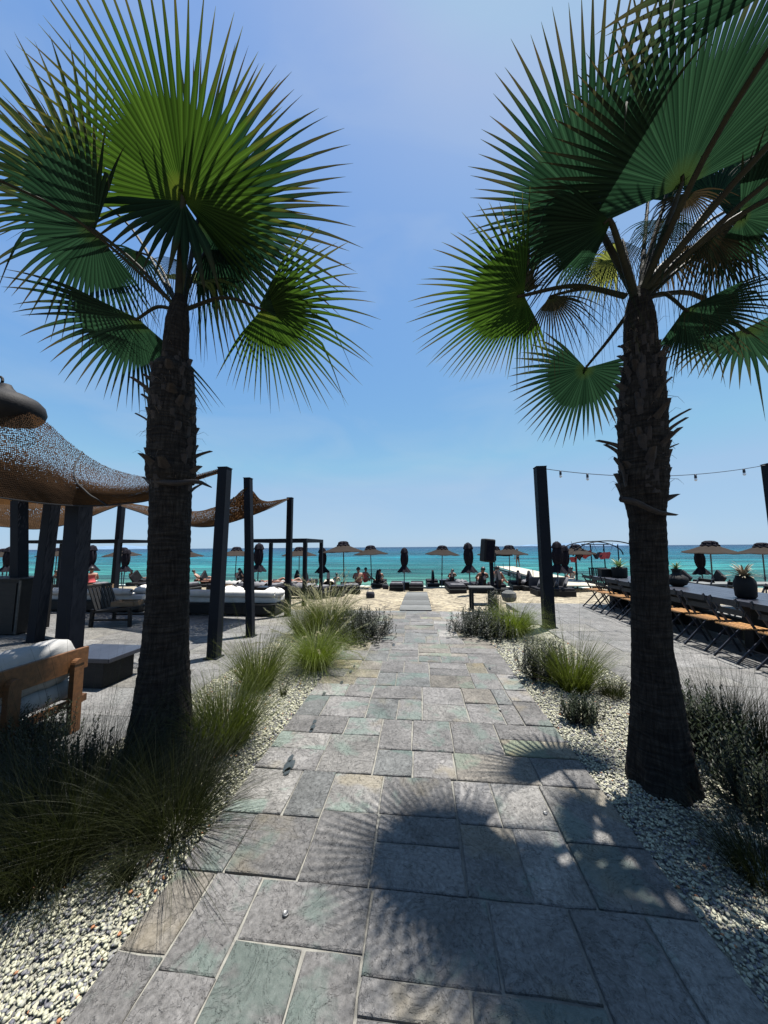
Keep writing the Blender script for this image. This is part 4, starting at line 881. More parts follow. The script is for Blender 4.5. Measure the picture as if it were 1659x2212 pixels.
shrub('rosemary-like sprigs at the path edge, middle of right bed', 1172, 1470, .48, .34, 110, 'herb', .042, seed=4, up=.45)
shrub('small dark shrub on pebbles just left of the right palm', 1256, 1562, .25, .18, 80, 'herb_dark', .032, seed=5)
shrub('dark leafy shrub behind the foot of the right palm', 1535, 1640, .5, .22, 120, 'herb_dark', .04, seed=6)
shrub('dark leafy shrub in the shade at the lower right frame edge', 1640, 1760, .45, .26, 120, 'herb_dark', .036, seed=7)
shrub('dark shrub beneath the left corner of the sofa', 50, 1660, .42, .28, 130, 'herb_dark', .036, seed=8)
shrub('dark shrub in deep shade left of left palm foot', 150, 1730, .38, .26, 120, 'herb_dark', .034, seed=9)

# ------------------------------------------------------------------ posts
def post(label, px, py, tx, ty, wd, name='canopy_post', dpt=None, seed=0):
    b = G(px, py); top = P(tx, ty, b[1]); t = thing(name, label, 'post', b, group='charcoal posts')
    MB().bar((b[0], b[1], -0.003), (top[0], top[1], top[2]), wd, dpt or wd, (0, 1, 0)).build('shaft', M['post'], t, bevel=.006)
    MB().box((top[0], top[1], top[2] + .006), (wd + .012, (dpt or wd) + .012, .012)).build('cap', M['post'], t)
    MB().box((b[0], b[1], .004), (wd + .06, (dpt or wd) + .06, .012)).build('base_plate', M['post'], t)
    return t, top
_, T1 = post('thick charcoal post nearest the left palm, carrying the big net corner', 462, 1420, 486, 1012, .15)
_, T2 = post('middle charcoal post of the left row, with net peak fixed near its top', 541, 1374, 536, 1034, .125)
_, T3 = post('third and shortest-looking charcoal post, by the end of the daybed', 621, 1330, 627, 1076, .125)
_, TR = post('tall charcoal post right of the path carrying the string lights', 1186, 1354, 1166, 1010, .20)
_, TE = post('charcoal post cut by the right frame edge, with string light cable', 1712, 1345, 1668, 1002, .24)
post('black post behind the sofa cushion, second from left under the net', 76, 1385, 113, 1088, .17)
post('widest black post behind the sofa, third under the big net', 148, 1412, 172, 1090, .24)
post('black post beside the dark cabinet at far left', 42, 1362, 42, 1082, .19)
post('slim black post left of the palm, in front of a taupe umbrella', 246, 1286, 263, 1092, .17)

# pergola frames on the beach edge
def pergola(label, x0, x1, Y0, Y1, zt):
    gzb = gz(Y0); t = thing('pergola', label, 'pergola', ((x0 + x1) / 2, (Y0 + Y1) / 2, gzb), group='steel pergola frames')
    w_ = .11
    for x in (x0, x1):
        for y_ in (Y0, Y1): MB().bar((x, y_, gz(y_) - .05), (x, y_, zt - w_), w_, w_, (0, 1, 0)).build('leg', M['post'], t)
    for y_ in (Y0, Y1): MB().bar((x0 - w_ / 2, y_, zt - w_ / 2), (x1 + w_ / 2, y_, zt - w_ / 2), w_, w_ - .004).build('beam', M['post'], t)
    for x in (x0, x1): MB().bar((x, Y0 + w_ / 2, zt - w_ / 2), (x, Y1 - w_ / 2, zt - w_ / 2), w_, w_ - .004).build('beam', M['post'], t)
    for i in range(1, 4):
        x = lerp(x0, x1, i / 4); MB().bar((x, Y0 + w_ / 2, zt - .03), (x, Y1 - w_ / 2, zt - .03), .04, .04).build('rafter', M['post'], t)
f_l = P(533, 1200, 10.0)[0]; f_r = P(659, 1200, 10.0)[0]
pergola('charcoal steel pergola frame standing on the beach behind the left daybeds', f_l, f_r, 10.0, 11.7, P(659, 1163, 10.0)[2])
pergola('flat black pergola frame seen between the posts under the big net', P(30, 1200, 10.6)[0], P(252, 1200, 10.6)[0], 10.6, 12.2, P(150, 1166, 10.6)[2])

# ------------------------------------------------------------------ nets
def curve_px(pts, n): return smooth_curve([P(*p) for p in pts], n)
def net(label, hem, ridge, back, mat, n=64, m=24, seams=(), rope=True, bulge=0.0):
    h = curve_px(hem, n); r = curve_px(ridge, n); b = curve_px(back, n)
    c = h[n // 2]; t = thing('shade_net', label, 'shade net', (c[0], c[1], 0), group='woven shade nets')
    rows_, uv = [], []
    for j in range(m + 1):
        v_ = j / m
        row = []
        for i in range(n):
            p = h[i] * (1 - v_) + r[i] * v_
            p = p + V(0, -1, -.35) * bulge * math.sin(math.pi * v_) * math.sin(math.pi * i / (n - 1))
            p = p + V(0, 0, .006 * math.sin(i * 1.7 + j * .9)); row.append(p); uv.append((i / (n - 1), v_))
        rows_.append(row)
    mb = MB().grid(rows_); mb.build('net_cloth', mat, t, smooth=True, uv=uv)
    rows2, uv2 = [], []
    for j in range(m + 1):
        v_ = j / m; row = []
        for i in range(n):
            p = r[i] * (1 - v_) + b[i] * v_; p = p + V(0, 0, -.25 * bulge) * math.sin(math.pi * v_); row.append(p); uv2.append((i / (n - 1), 1 - v_))
        rows2.append(row)
    MB().grid(rows2).build('net_cloth', mat, t, smooth=True, uv=uv2)
    if rope: MB().tube(h, .012, 6).build('hem_rope', M['black_wood'], t, smooth=True)
    for s in seams:
        i = int(s * (n - 1)); MB().tube([rows_[j][i] + V(0, -.012, 0) for j in range(m + 1)], .012, 5).build('seam_cord', M['black_wood'], t, smooth=True)
    return t
net('large brown knotted net drooping from its black cap to the first post', 
    [(-220, 1040, 4.3), (-80, 1062, 4.3), (20, 1078, 4.35), (120, 1090, 4.4), (200, 1093, 4.5), (270, 1088, 4.55), (330, 1078, 4.6), (400, 1046, 4.7), (440, 1030, 4.76), (474, 1016, 4.8)],
    [(-220, 1000, 5.4), (-80, 900, 5.3), (20, 880, 5.2), (92, 905, 5.2), (150, 955, 5.2), (215, 1000, 5.15), (275, 1022, 5.05), (330, 1031, 4.95), (400, 1030, 4.88), (474, 1012, 4.82)],
    [(-220, 1075, 7.0), (-80, 1085, 6.9), (20, 1090, 6.8), (92, 1086, 6.6), (150, 1080, 6.4), (215, 1074, 6.2), (275, 1068, 5.9), (330, 1056, 5.5), (400, 1040, 5.1), (476, 1014, 4.84)],
    M['net'], 90, 30, seams=(.50,), bulge=.28)
net('brown woven net slung behind the left palm between the second and third posts',
    [(262, 1094, 7.2), (300, 1106, 6.9), (350, 1124, 6.6), (410, 1136, 6.3), (445, 1138, 6.2), (480, 1133, 6.2), (530, 1118, 6.4), (580, 1099, 7.0), (622, 1079, 7.7)],
    [(262, 1088, 7.6), (300, 1092, 7.4), (350, 1100, 7.0), (410, 1106, 6.7), (455, 1098, 6.5), (500, 1078, 6.2), (536, 1053, 5.95), (570, 1082, 6.8), (624, 1076, 7.75)],
    [(262, 1084, 9.0), (300, 1090, 8.8), (350, 1098, 8.6), (410, 1104, 8.4), (455, 1102, 8.3), (500, 1096, 8.2), (540, 1090, 8.0), (580, 1085, 7.9), (625, 1076, 7.8)],
    M['net2'], 60, 16, seams=(.66,), bulge=.1)
net('brown woven net visible beneath the big net at the far left',
    [(-200, 1120, 7.6), (-60, 1132, 7.6), (20, 1139, 7.6), (80, 1143, 7.6), (140, 1134, 7.8), (190, 1118, 8.0), (225, 1104, 8.1), (262, 1090, 8.2)],
    [(-200, 1060, 8.6), (-60, 1064, 8.6), (20, 1070, 8.5), (80, 1078, 8.4), (140, 1082, 8.4), (190, 1084, 8.4), (225, 1086, 8.4), (264, 1086, 8.3)],
    [(-200, 1100, 10), (-60, 1100, 10), (20, 1100, 10), (80, 1098, 10), (140, 1096, 9.6), (190, 1094, 9.3), (225, 1092, 9.0), (266, 1088, 8.5)],
    M['net2'], 50, 14, seams=(.55,), bulge=.1)
cp = P(8, 884, 5.2); t = thing('net_cap', 'large black rounded cap with rope ring on top of the big net', 'tent cap', cp)
MB().lathe(cp + V(0, 0, -.26), [(.05, .05), (.30, .0), (.46, .05), (.55, .15), (.58, .27), (.55, .39), (.47, .48), (.38, .51), (.35, .54), (.26, .56), (.17, .60), (.10, .68), (.07, .74)], 36).build('hood', M['clay'], t, smooth=True)
rc = P(-2, 823, 5.2); q = MB(); pts = [rc + V(.075 * math.cos(a), 0, .085 * math.sin(a)) for a in np.linspace(0, 2 * math.pi, 25)]
q.tube(pts, .022, 8).build('rope_ring', M['clay'], t, smooth=True)
q = MB()
for k_ in range(6):
    a = k_ * 1.05; q.tube([rc + V(.01 * math.cos(a), .01 * math.sin(a), -.10), cp + V(.10 * math.cos(a), .10 * math.sin(a), .14), cp + V(.22 * math.cos(a + .2), .2 * math.sin(a + .2), .08)], [.022, .03, .012], 7)
q.build('rope_knot', M['clay'], t, smooth=True)

# ------------------------------------------------------------------ string lights
TRp = TR + V(.1, 0, -.03); TEp = TE + V(-.1, 0, -.02)
t = thing('string_lights', 'black festoon cable with hanging clear bulbs between the two right posts', 'string lights', ((TRp[0] + TEp[0]) / 2, (TRp[1] + TEp[1]) / 2, 3.0))
def cat_pt(u): return TRp * (1 - u) + TEp * u + V(0, 0, -.20 * 4 * u * (1 - u))
MB().tube([cat_pt(i / 30) for i in range(31)], .007, 6).build('cable', M['pole'], t, smooth=True)
for px in (1210, 1269, 1340, 1420, 1502, 1607):
    u = min(np.linspace(0, 1, 300), key=lambda q_: abs((lambda p: CX + F * ((p - CAM) @ rt) / ((p - CAM) @ fw))(cat_pt(q_)) - px)); p = cat_pt(u)
    b_ = MB().lathe(p + V(0, 0, -.085), [(.012, .085), (.02, .08), (.024, .02), (.022, .0)][::-1], 12).build('socket', M['pole'], t, smooth=True)
    MB().lathe(p + V(0, 0, -.145), [(.006, 0), (.02, .008), (.028, .026), (.027, .042), (.018, .06)], 14).build('bulb', M['bulb'], b_, smooth=True, world=False)
    bl = b_.children[0]; bl.data.transform(Matrix.Translation((-t.location[0], -t.location[1], -t.location[2])))

# ------------------------------------------------------------------ beach furniture
def GB(px, py):
    z = -.5
    for _ in range(12): p = G(px, py, z); z = .5 * z + .5 * gz(p[1])
    return V(p[0], p[1], gz(p[1]))
def mk_open():
    t = thing('beach_umbrella', 'x', 'beach umbrella', group='open taupe beach umbrellas')
    MB().tube([(0, 0, -.15), (0, 0, 2.34)], .028, 10).build('pole', M['pole'], t, smooth=True, world=False)
    MB().lathe((0, 0, 0), [(.035, .72), (.045, .74), (.045, .86), (.034, .88)], 10).build('collar', M['pole'], t, smooth=True, world=False)
    n = 48; prof = [(1.10, 2.015), (1.085, 2.045), (.95, 2.085), (.75, 2.15), (.5, 2.25), (.28, 2.345), (.1, 2.40)]
    q = MB(); rows_ = []
    for i, (r, z) in enumerate(prof):
        rows_.append([(r * (1 - .045 * abs(math.sin(4 * 2 * math.pi * j / n))) * math.cos(2 * math.pi * j / n), r * (1 - .045 * abs(math.sin(4 * 2 * math.pi * j / n))) * math.sin(2 * math.pi * j / n), z - .03 * abs(math.sin(4 * 2 * math.pi * j / n)) * r) for j in range(n + 1)])
    q.grid(rows_).build('canopy', M['umbrella'], t, smooth=True, world=False)
    for k in range(8):
        a = 2 * math.pi * k / 8; c, s_ = math.cos(a), math.sin(a)
        MB().bar((.03 * c, .03 * s_, 2.36), (1.07 * c, 1.07 * s_, 2.012), .014, .014).build('rib', M['pole'], t, world=False)
    q = MB(); n = 32; rows_ = []
    for r, z, w_ in ((.30, 2.30, .05), (.31, 2.36, .05), (.27, 2.42, .03), (.25, 2.50, .035), (.17, 2.555, .02), (.03, 2.58, 0)):
        rows_.append([((r + w_ * math.sin(j * math.pi / 2)) * math.cos(2 * math.pi * j / n), (r + w_ * math.sin(j * math.pi / 2)) * math.sin(2 * math.pi * j / n), z + w_ * .6 * math.cos(j * math.pi / 2)) for j in range(n + 1)])
    q.grid(rows_).build('top_ruffle', M['umbrella_dark'], t, world=False)
    return t
def mk_closed():
    t = thing('closed_umbrella', 'x', 'closed umbrella', group='closed dark beach umbrellas')
    MB().tube([(0, 0, -.15), (0, 0, 2.15)], .026, 8).build('pole', M['pole'], t, smooth=True, world=False)
    def fold(prof, n=36, amp=.14, m=7, ph=0):
        return MB().grid([[(r * (1 + amp * math.sin(m * 2 * math.pi * j / n + ph)) * math.cos(2 * math.pi * j / n), r * (1 + amp * math.sin(m * 2 * math.pi * j / n + ph)) * math.sin(2 * math.pi * j / n), z + .015 * math.sin(5 * j)) for j in range(n + 1)] for r, z in prof])
    fold([(.10, 1.28), (.16, 1.42), (.19, 1.6), (.19, 1.78), (.16, 1.95), (.10, 2.05)]).build('folded_canopy', M['umbrella_dark'], t, smooth=True, world=False)
    fold([(.33, .98), (.31, 1.02), (.2, 1.18), (.12, 1.3)], 40, .2, 8, 1).build('skirt', M['umbrella_dark'], t, smooth=True, world=False)
    fold([(.16, 1.96), (.20, 2.0), (.17, 2.1), (.14, 2.18), (.03, 2.25)], 32, .15, 6, 2).build('top_ruffle', M['umbrella_dark'], t, world=False)
    return t
UO, UC = Proto(mk_open), Proto(mk_closed)
def put_umb(pr, H0, tx, ty, Y, lab, rz=0.0):
    top = P(tx, ty, Y); g = gz(top[1]) if top[1] > 8.6 else 0; o = pr.put((top[0], top[1], g), rz, lab, (top[2] - g) / H0 * random.uniform(.985, 1.015)); o.rotation_euler = (random.uniform(-.03, .03), random.uniform(-.035, .035), rz); return o
for tx, ty, Y, lab in [
    (12, 1184, 20.5, 'open taupe umbrella at the left frame edge, half hidden by the cabinet post'),
    (125, 1182, 20.5, 'open taupe umbrella crossed by the second and third posts under the net'),
    (268, 1183, 20.5, 'open taupe umbrella just left of the left palm, crossed by a slim post'),
    (405, 1184, 20.5, 'open taupe umbrella half hidden by the left palm trunk'),
    (510, 1181, 20.0, 'open taupe umbrella between the first and middle posts'),
    (647, 1181, 20.0, 'open taupe umbrella seen through the right pergola frame'),
    (744, 1168, 16.2, 'largest open taupe umbrella, over the two seated bathers'),
    (803, 1178, 20.0, 'open taupe umbrella overlapping the right edge of the largest one'),
    (952, 1178, 20.5, 'open taupe umbrella alone in the middle, above two dark lounge seats'),
    (1066, 1180, 21.0, 'open taupe umbrella partly hidden behind the loudspeaker'),
    (1098, 1177, 20.5, 'open taupe umbrella right of the loudspeaker, before the pier'),
    (1242, 1176, 21.0, 'open taupe umbrella beside the hoop frame and its red hangings'),
    (1529, 1168, 14.5, 'open taupe umbrella over the far end of the right table area'),
    (1642, 1173, 16.5, 'open taupe umbrella at the right frame edge'),
]: put_umb(UO, 2.58, tx, ty, Y, lab, random.uniform(0, .7))
for tx, ty, Y, lab in [
    (20, 1180, 14.5, 'closed dark umbrella beside the cabinet post, far left'),
    (200, 1178, 15.0, 'closed dark umbrella between the widest post and the slim post'),
    (271, 1186, 17.5, 'closed dark umbrella behind the slim post near the left palm'),
    (559, 1172, 14.0, 'closed dark umbrella just behind the middle post of the left row'),
    (697, 1183, 16.0, 'closed dark umbrella beside the right pergola leg'),
    (872, 1183, 17.0, 'closed dark umbrella in the middle between two low loungers at the boardwalk end'),
    (1013, 1171, 13.5, 'closed dark umbrella left of the loudspeaker'),
    (1199, 1171, 13.5, 'closed dark umbrella against the tall right post'),
    (1216, 1178, 15.5, 'closed dark umbrella second from the tall right post'),
    (1512, 1182, 15.5, 'closed dark umbrella hanging behind the pole of the open one at right'),
]: put_umb(UC, 2.25, tx, ty, Y, lab, random.uniform(0, 3))

def mk_lounger(raised):
    t = thing('sun_lounger', 'x', 'sun lounger', group='low dark sun loungers')
    b_ = MB().box((0, 0, .12), (.72, 1.9, .2)).build('base', M['black_wood'], t, world=False, bevel=.01)
    if raised:
        MB().box((0, .3, .285), (.7, 1.25, .13)).build('mattress', M['grey_cushion'], t, world=False, bevel=.03)
        q = MB(); q.bar((0, -.36, .27), (0, -.78, .82), .68, .13, (1, 0, 0)); o = q.build('backrest', M['grey_cushion'], t, world=False, bevel=.03)
    else:
        MB().box((0, 0, .285), (.7, 1.86, .12)).build('mattress', M['grey_cushion'], t, world=False, bevel=.03)
        MB().box((0, -.72, .37), (.6, .3, .09)).build('headrest', M['stripe'], t, world=False, bevel=.03)
    for k in range(4): MB().box((0, -.948 - .004, .05 + k * .05), (.7, .012, .036)).build('slat', M['board'] if k == 3 else M['black_wood'], t, world=False)
    return t
LR, LF = Proto(lambda: mk_lounger(True)), Proto(lambda: mk_lounger(False))
def put_l(pr, px, py, rz, lab): return pr.put(GB(px, py) + V(0, .95, 0), rz, lab)
for px, py, rz, lab in [
    (122, 1270, .1, 'raised dark lounger behind the second post, holding a reclining bather'),
    (283, 1266, -.1, 'raised dark lounger with reclining bather left of left palm'),
    (428, 1270, .15, 'raised dark lounger holding two lying bathers right of left palm'),
    (510, 1270, .1, 'raised dark lounger where one bather sits, between first and middle post'),
    (655, 1268, 0, 'pair-mate raised dark lounger inside the right pergola, pale towel beside it'),
    (634, 1268, .1, 'raised dark lounger behind the third left post'),
    (815, 1269, -.05, 'raised dark lounger below the hooded bather, right of the largest umbrella'),
    (935, 1268, .05, 'raised blue-black lounge seat left under the middle umbrella'),
    (979, 1267, -.05, 'raised dark lounge seat with a bather head showing, under the middle umbrella'),
    (1046, 1282, .05, 'raised dark lounger just left of the loudspeaker pole'),
    (1086, 1284, -.1, 'raised dark lounger right of the loudspeaker pole, holding the pale-shirted bather'),
    (1128, 1274, -.1, 'raised dark lounger before the pier root'),
    (1150, 1276, .0, 'raised dark lounger touching the tall right post'),
    (1490, 1272, .1, 'raised dark lounger behind the round jar on the long table'),
    (1570, 1272, -.05, 'raised dark lounger behind the large jar on the long table'),
    (700, 1276, .2, 'raised dark lounger with a pale towel near the pergola leg'),
]: put_l(LR, px, py, rz, lab)
for px, py, rz, lab in [
    (855, 1277, .02, 'flat dark lounger left of the umbrella table at the boardwalk end'),
    (900, 1277, -.02, 'flat dark lounger right of the umbrella table at the boardwalk end'),
    (988, 1284, .05, 'flat dark lounger left of the side table'),
    (1002, 1275, .0, 'flat dark lounger beyond the one beside the side table'),
    (350, 1284, 1.4, 'flat dark lounger hidden mostly by the left palm trunk'),
    (585, 1279, 1.35, 'flat dark lounger with a sunbather on it, behind the middle posts'),
    (470, 1284, 1.5, 'flat dark lounger behind the white bolsters near the first post'),
    (532, 1290, 1.5, 'flat dark lounger nearest the white bolsters, between the posts'),
    (310, 1280, 1.5, 'flat dark lounger behind the low armchair'),
    (135, 1285, 1.5, 'flat dark lounger seen between the two wide posts'),
    (640, 1296, 1.2, 'flat dark lounger heaped with cushions behind the third left post'),
    (1420, 1280, 1.4, 'flat dark lounger behind the far end of the long table'),
    (745, 1285, .3, 'flat dark lounger just behind the plumed grass'),
]: put_l(LF, px, py, rz, lab)
def mk_cube():
    t = thing('umbrella_table', 'x', 'side table', group='small dark cube tables')
    MB().box((0, 0, .2), (.42, .42, .4)).build('body', M['black_wood'], t, world=False, bevel=.01)
    MB().box((0, 0, .415), (.46, .46, .025)).build('top', M['tabletop'], t, world=False)
    return t
UT = Proto(mk_cube)
for px, py, lab in [(876, 1275, 'dark cube table at the foot of the middle closed umbrella'), (957, 1266, 'dark cube table between the two seats under the middle umbrella'), (728, 1291, 'dark cube table left of the seated woman'), (568, 1296, 'dark cube table behind the daybed, near middle post')]:
    UT.put(GB(px, py) + V(0, .2, 0), 0, lab)

# side table and loudspeaker
b = G(1040, 1322); t = thing('side_table', 'tall dark slatted side table at the corner of the right shrubs', 'side table', b)
MB()
w0, d0, h0 = .52, .42, .60
for sx in (-1, 1):
    for sy in (-1, 1): MB().box(b + V(sx * (w0 / 2 - .03), sy * (d0 / 2 - .03), h0 / 2 - .015), (.055, .055, h0 - .03)).build('leg', M['black_wood'], t)
for k in range(5): MB().box(b + V(0, -d0 / 2 + .04 + k * .085, h0), (w0 + .06, .072, .028)).build('slat', M['board'], t)
MB().box(b + V(0, -d0 / 2 + .03, h0 - .06), (w0 - .12, .02, .07)).build('apron', M['black_wood'], t)
MB().box(b + V(0, 0, .18), (w0 - .06, d0 - .06, .02)).build('shelf', M['black_wood'], t)
b = V(*G(1063, 1312)); Yb = 9.3; tp = P(1061, 1212, Yb); b = V(tp[0], tp[1], gz(tp[1]))
t = thing('loudspeaker', 'dark loudspeaker tilted on a steel pole right of the side table', 'loudspeaker', b)
MB().bar(b + V(0, 0, -.1), tp + V(0, 0, -.02), .09, .09, (0, 1, 0)).build('pole', M['post'], t)
c_ = P(1053, 1189, Yb); cab = MB(); hh, ww = .31, .15
ax = nrm(V(.10, 0, 1)); sd = nrm(V(1, .25, -.10)); fr_ = np.cross(sd, ax)
def cabp(u, v_, w_): return c_ + sd * u * ww + ax * v_ * hh + fr_ * w_ * .16
vv = [cabp(u, v_, w_) for w_ in (-1, 1) for u, v_ in ((-1, -1), (1, -1), (1, 1), (-1, 1))]
cab.v = [V(*p) for p in vv]; cab.f = [[0, 3, 2, 1], [4, 5, 6, 7], [0, 1, 5, 4], [1, 2, 6, 5], [2, 3, 7, 6], [3, 0, 4, 7]]
cab.build('cabinet', M['clay'], t, bevel=.035)
MB().tube([tp + V(.05, 0, -.03), tp + V(.12, 0, .02), tp + V(.12, 0, .22)], .018, 6).build('bracket', M['pole'], t)
MB().box(c_ + V(.02, -.17, .0), (.23, .02, .5), 0, .1).build('grille', M['umbrella_dark'], t)

# ------------------------------------------------------------------ left lounge
def daybed(label, xa, xb, yf, dep):
    t = thing('daybed', label, 'daybed', ((xa + xb) / 2, yf + dep / 2, 0), group='daybeds on the left terrace')
    cx_ = (xa + xb) / 2
    MB().box((cx_, yf + dep / 2, .16), (xb - xa, dep, .24)).build('platform', M['black_wood'], t, bevel=.01)
    for x in (xa + .1, cx_, xb - .1): MB().box((x, yf + .12, .018), (.09, .09, .045)).build('foot', M['black_wood'], t)
    n_ = 3
    for k in range(n_):
        w_ = (xb - xa - .1) / n_; MB().box((xa + .05 + w_ * (k + .5), yf - .004, .16), (w_ - .012, .02, .19)).build('front_panel', M['black_wood'], t)
    MB().box((cx_, yf + dep / 2 + .05, .355), (xb - xa - .06, dep - .15, .15)).build('mattress', M['bolster'], t, bevel=.04)
    return t
XA = P(414, 1300, 8.05)[0]; XB = P(607, 1300, 8.05)[0]
daybed('black daybed with white mattress between the left palm and third post', XA, XB, 7.7, .95)
XC = P(66, 1300, 7.9)[0]; XD = P(300, 1300, 7.9)[0]
daybed('long black daybed with white mattress behind the wide posts at left', XC, XD, 7.9, .95)
def mk_bol():
    o = MB().tube([(-.47, 0, 0), (-.45, 0, 0), (-.2, 0, .004), (.2, 0, -.003), (.45, 0, 0), (.47, 0, 0)], [.055, .085, .092, .09, .085, .055], 14).build('bolster', M['bolster'], None, smooth=True)
    return tag(o, 'x', 'bolster', 'white bolsters on the daybeds')
BO = Proto(mk_bol)
for x, y_, sc_, lab in ((XA + .5, 7.80, 1, 'white bolster at the left end of the daybed nearest the palm'), (XA + 1.35, 7.80, .9, 'white bolster in the middle of the daybed behind the first posts'), (XB - .45, 7.82, .85, 'white bolster at the right end of the daybed, beside third post'),
                        (XC + .5, 8.0, 1, 'white bolster at the left end of the long daybed'), (XC + 1.5, 8.0, .95, 'white bolster behind the widest post on the long daybed'), (XD - .75, 8.0, .95, 'white bolster behind the low armchair')):
    BO.put((x, y_, .51), random.uniform(-.04, .04), lab, sc_)
def crumple(label, c, sx, sy, sz):
    q = MB(); n = 16; rows_ = []
    for i in range(9):
        a = math.pi * i / 8 - math.pi / 2
        rows_.append([(c[0] + sx * math.cos(a) * math.cos(2 * math.pi * j / n) * (1 + .12 * math.sin(3 * j + i)), c[1] + sy * math.cos(a) * math.sin(2 * math.pi * j / n) * (1 + .1 * math.sin(2 * j)), c[2] + sz * math.sin(a) * (1 + .18 * math.sin(1.9 * j + i)))
                      for j in range(n + 1)])
    return tag(q.grid(rows_).build('cushion', M['bolster'], smooth=True), label, 'cushion', 'loose white cushions')
crumple('crumpled white cushion heaped at the right end of the palm-side daybed', (XB - .18, 8.0, .5), .26, .22, .13)
crumple('white cushion behind the middle post on the daybed', (XA + .9, 8.3, .52), .3, .22, .11)
crumple('white towel bundle at the far end of the long daybed', (XD - .2, 8.35, .52), .3, .25, .12)
def crate(label, c, d, rz=0):
    t = thing('wooden_crate', label, 'crate', (c[0], c[1], c[2]), rz, 'raw wood crates and trays')
    w_, l_, h_ = d
    for s_ in (-1, 1):
        MB().box((0, s_ * l_ / 2, h_ / 2), (w_, .015, h_)).build('side_board', M['crate'], t, world=False)
        MB().box((s_ * w_ / 2, 0, h_ / 2), (.015, l_ - .02, h_)).build('end_board', M['crate'], t, world=False)
    MB().box((0, 0, .01), (w_ - .02, l_ - .02, .015)).build('bottom_board', M['crate'], t, world=False)
    return t
cc = P(207, 1290, 8.55); crate('raw wooden crate standing behind the long daybed', (cc[0], 8.6, .43), (.62, .3, .19), .05)
cc = P(495, 1292, 8.6); crate('raw wooden crate half hidden by the first post', (cc[0] - .15, 8.5, .43), (.4, .3, .22), -.1)
# low armchair
ac = G(262, 1347); t = thing('low_armchair', 'low black wooden armchair facing right with a tray on its seat', 'armchair', ac, .12)
for x, y_ in ((-.38, -.3), (-.38, .3), (.38, -.3), (.38, .3)): MB().bar((x * 1.05, y_, 0), (x, y_, .36), .055, .055, (0, 1, 0)).build('leg', M['black_wood'], t, world=False)
MB().box((.02, 0, .33), (.80, .62, .05), 0, -.08).build('seat', M['black_wood'], t, world=False)
for y_ in (-.31, .31): MB().bar((-.4, y_, .14), (.4, y_, .14), .035, .035).build('stretcher', M['black_wood'], t, world=False)
for k in range(7): MB().bar((-.34, -.27 + k * .09, .34), (-.52, -.27 + k * .09, .80), .06, .02, (1, 0, 0)).build('back_slat', M['black_wood'], t, world=False)
MB().bar((-.53, -.33, .81), (-.53, .33, .81), .045, .06).build('top_rail', M['black_wood'], t, world=False)
crate('shallow raw wood tray lying on the low armchair seat', ac + V(.1, .02, .385), (.46, .34, .10), .15)
# coffee table
t = thing('coffee_table', 'low black block coffee table with thick slab top beside the sofa', 'coffee table', (-3.95, 3.9, 0))
MB().box((-3.93, 3.88, .145), (.52, .42, .29)).build('pedestal', M['black_wood'], t, bevel=.006)
MB().box((-3.98, 3.92, .315), (.80, .56, .05)).build('top', M['tabletop'], t, bevel=.006)
# dark cabinet
c1_ = P(58, 1300, 5.85)[0]
t = thing('bar_cabinet', 'large matt black service cabinet at far left, partly out of frame', 'cabinet', (c1_ - .9, 6.0, 0))
MB().box((c1_ - .9, 6.0, .52), (1.8, .6, 1.0)).build('body', M['black_wood'], t, bevel=.005)
MB().box((c1_ - .9, 6.0, 1.035), (1.84, .64, .03)).build('top', M['black_wood'], t)
for k in range(3): MB().box((c1_ - .32 - k * .58, 5.694, .52), (.55, .016, .9)).build('door', M['black_wood'], t)
MB().box((c1_ + .008, 5.70, .52), (.02, .03, 1.0)).build('edge_trim', M['board'], t)
# sofa seen from behind
X0 = -3.13; sy0, sy1 = 1.35, 2.95
t = thing('sofa', 'teak framed sofa seen from behind with thick white cushions, lower left', 'sofa', (-3.45, (sy0 + sy1) / 2, 0))
q = MB(); MB().box((X0, (sy0 + sy1) / 2, .60), (.03, sy1 - sy0, .19)).build('back_panel', M['teak'], t, bevel=.004)
for y_ in (2.82, 2.34, 1.6):
    q = MB(); pts = [(X0 + .055, y_, 0.0), (X0 + .05, y_, .3), (X0 + .045, y_, .58)]
    q.bar(pts[0], pts[2], .05, .085, (0, 1, 0)); q.v = q.v
    arc = [V(X0 + .05, y_ + .0425 * math.cos(a), .58 + .0425 * math.sin(a)) for a in np.linspace(0, math.pi, 9)]
    b_ = len(q.v); q.v += [p + V(-.025, 0, 0) for p in arc] + [p + V(.025, 0, 0) for p in arc]
    q.f += [[b_ + i for i in range(9)], [b_ + 9 + i for i in reversed(range(9))]] + [[b_ + i, b_ + 9 + i, b_ + 10 + i, b_ + i + 1] for i in range(8)]
    q.build('leg', M['teak'], t)
for y_ in (2.9, 1.45): MB().box((-3.85, y_, .14), (.06, .06, .28)).build('leg', M['teak'], t)
MB().box((X0 - .02, (sy0 + sy1) / 2, .225), (.035, sy1 - sy0, .06)).build('rail', M['teak'], t)
MB().box((-3.88, (sy0 + sy1) / 2, .225), (.035, sy1 - sy0, .06)).build('rail', M['teak'], t)
MB().box((-3.50, sy1 + .02, .225), (.72, .035, .06)).build('rail', M['teak'], t)
for k in range(3):
    ya, yb_ = lerp(sy0, sy1 + .04, k / 3), lerp(sy0, sy1 + .04, (k + 1) / 3)
    MB().box((-3.50, (ya + yb_) / 2, .34), (.68, yb_ - ya - .01, .17)).build('seat_cushion', M['cushion'], t, smooth=True, bevel=.06)
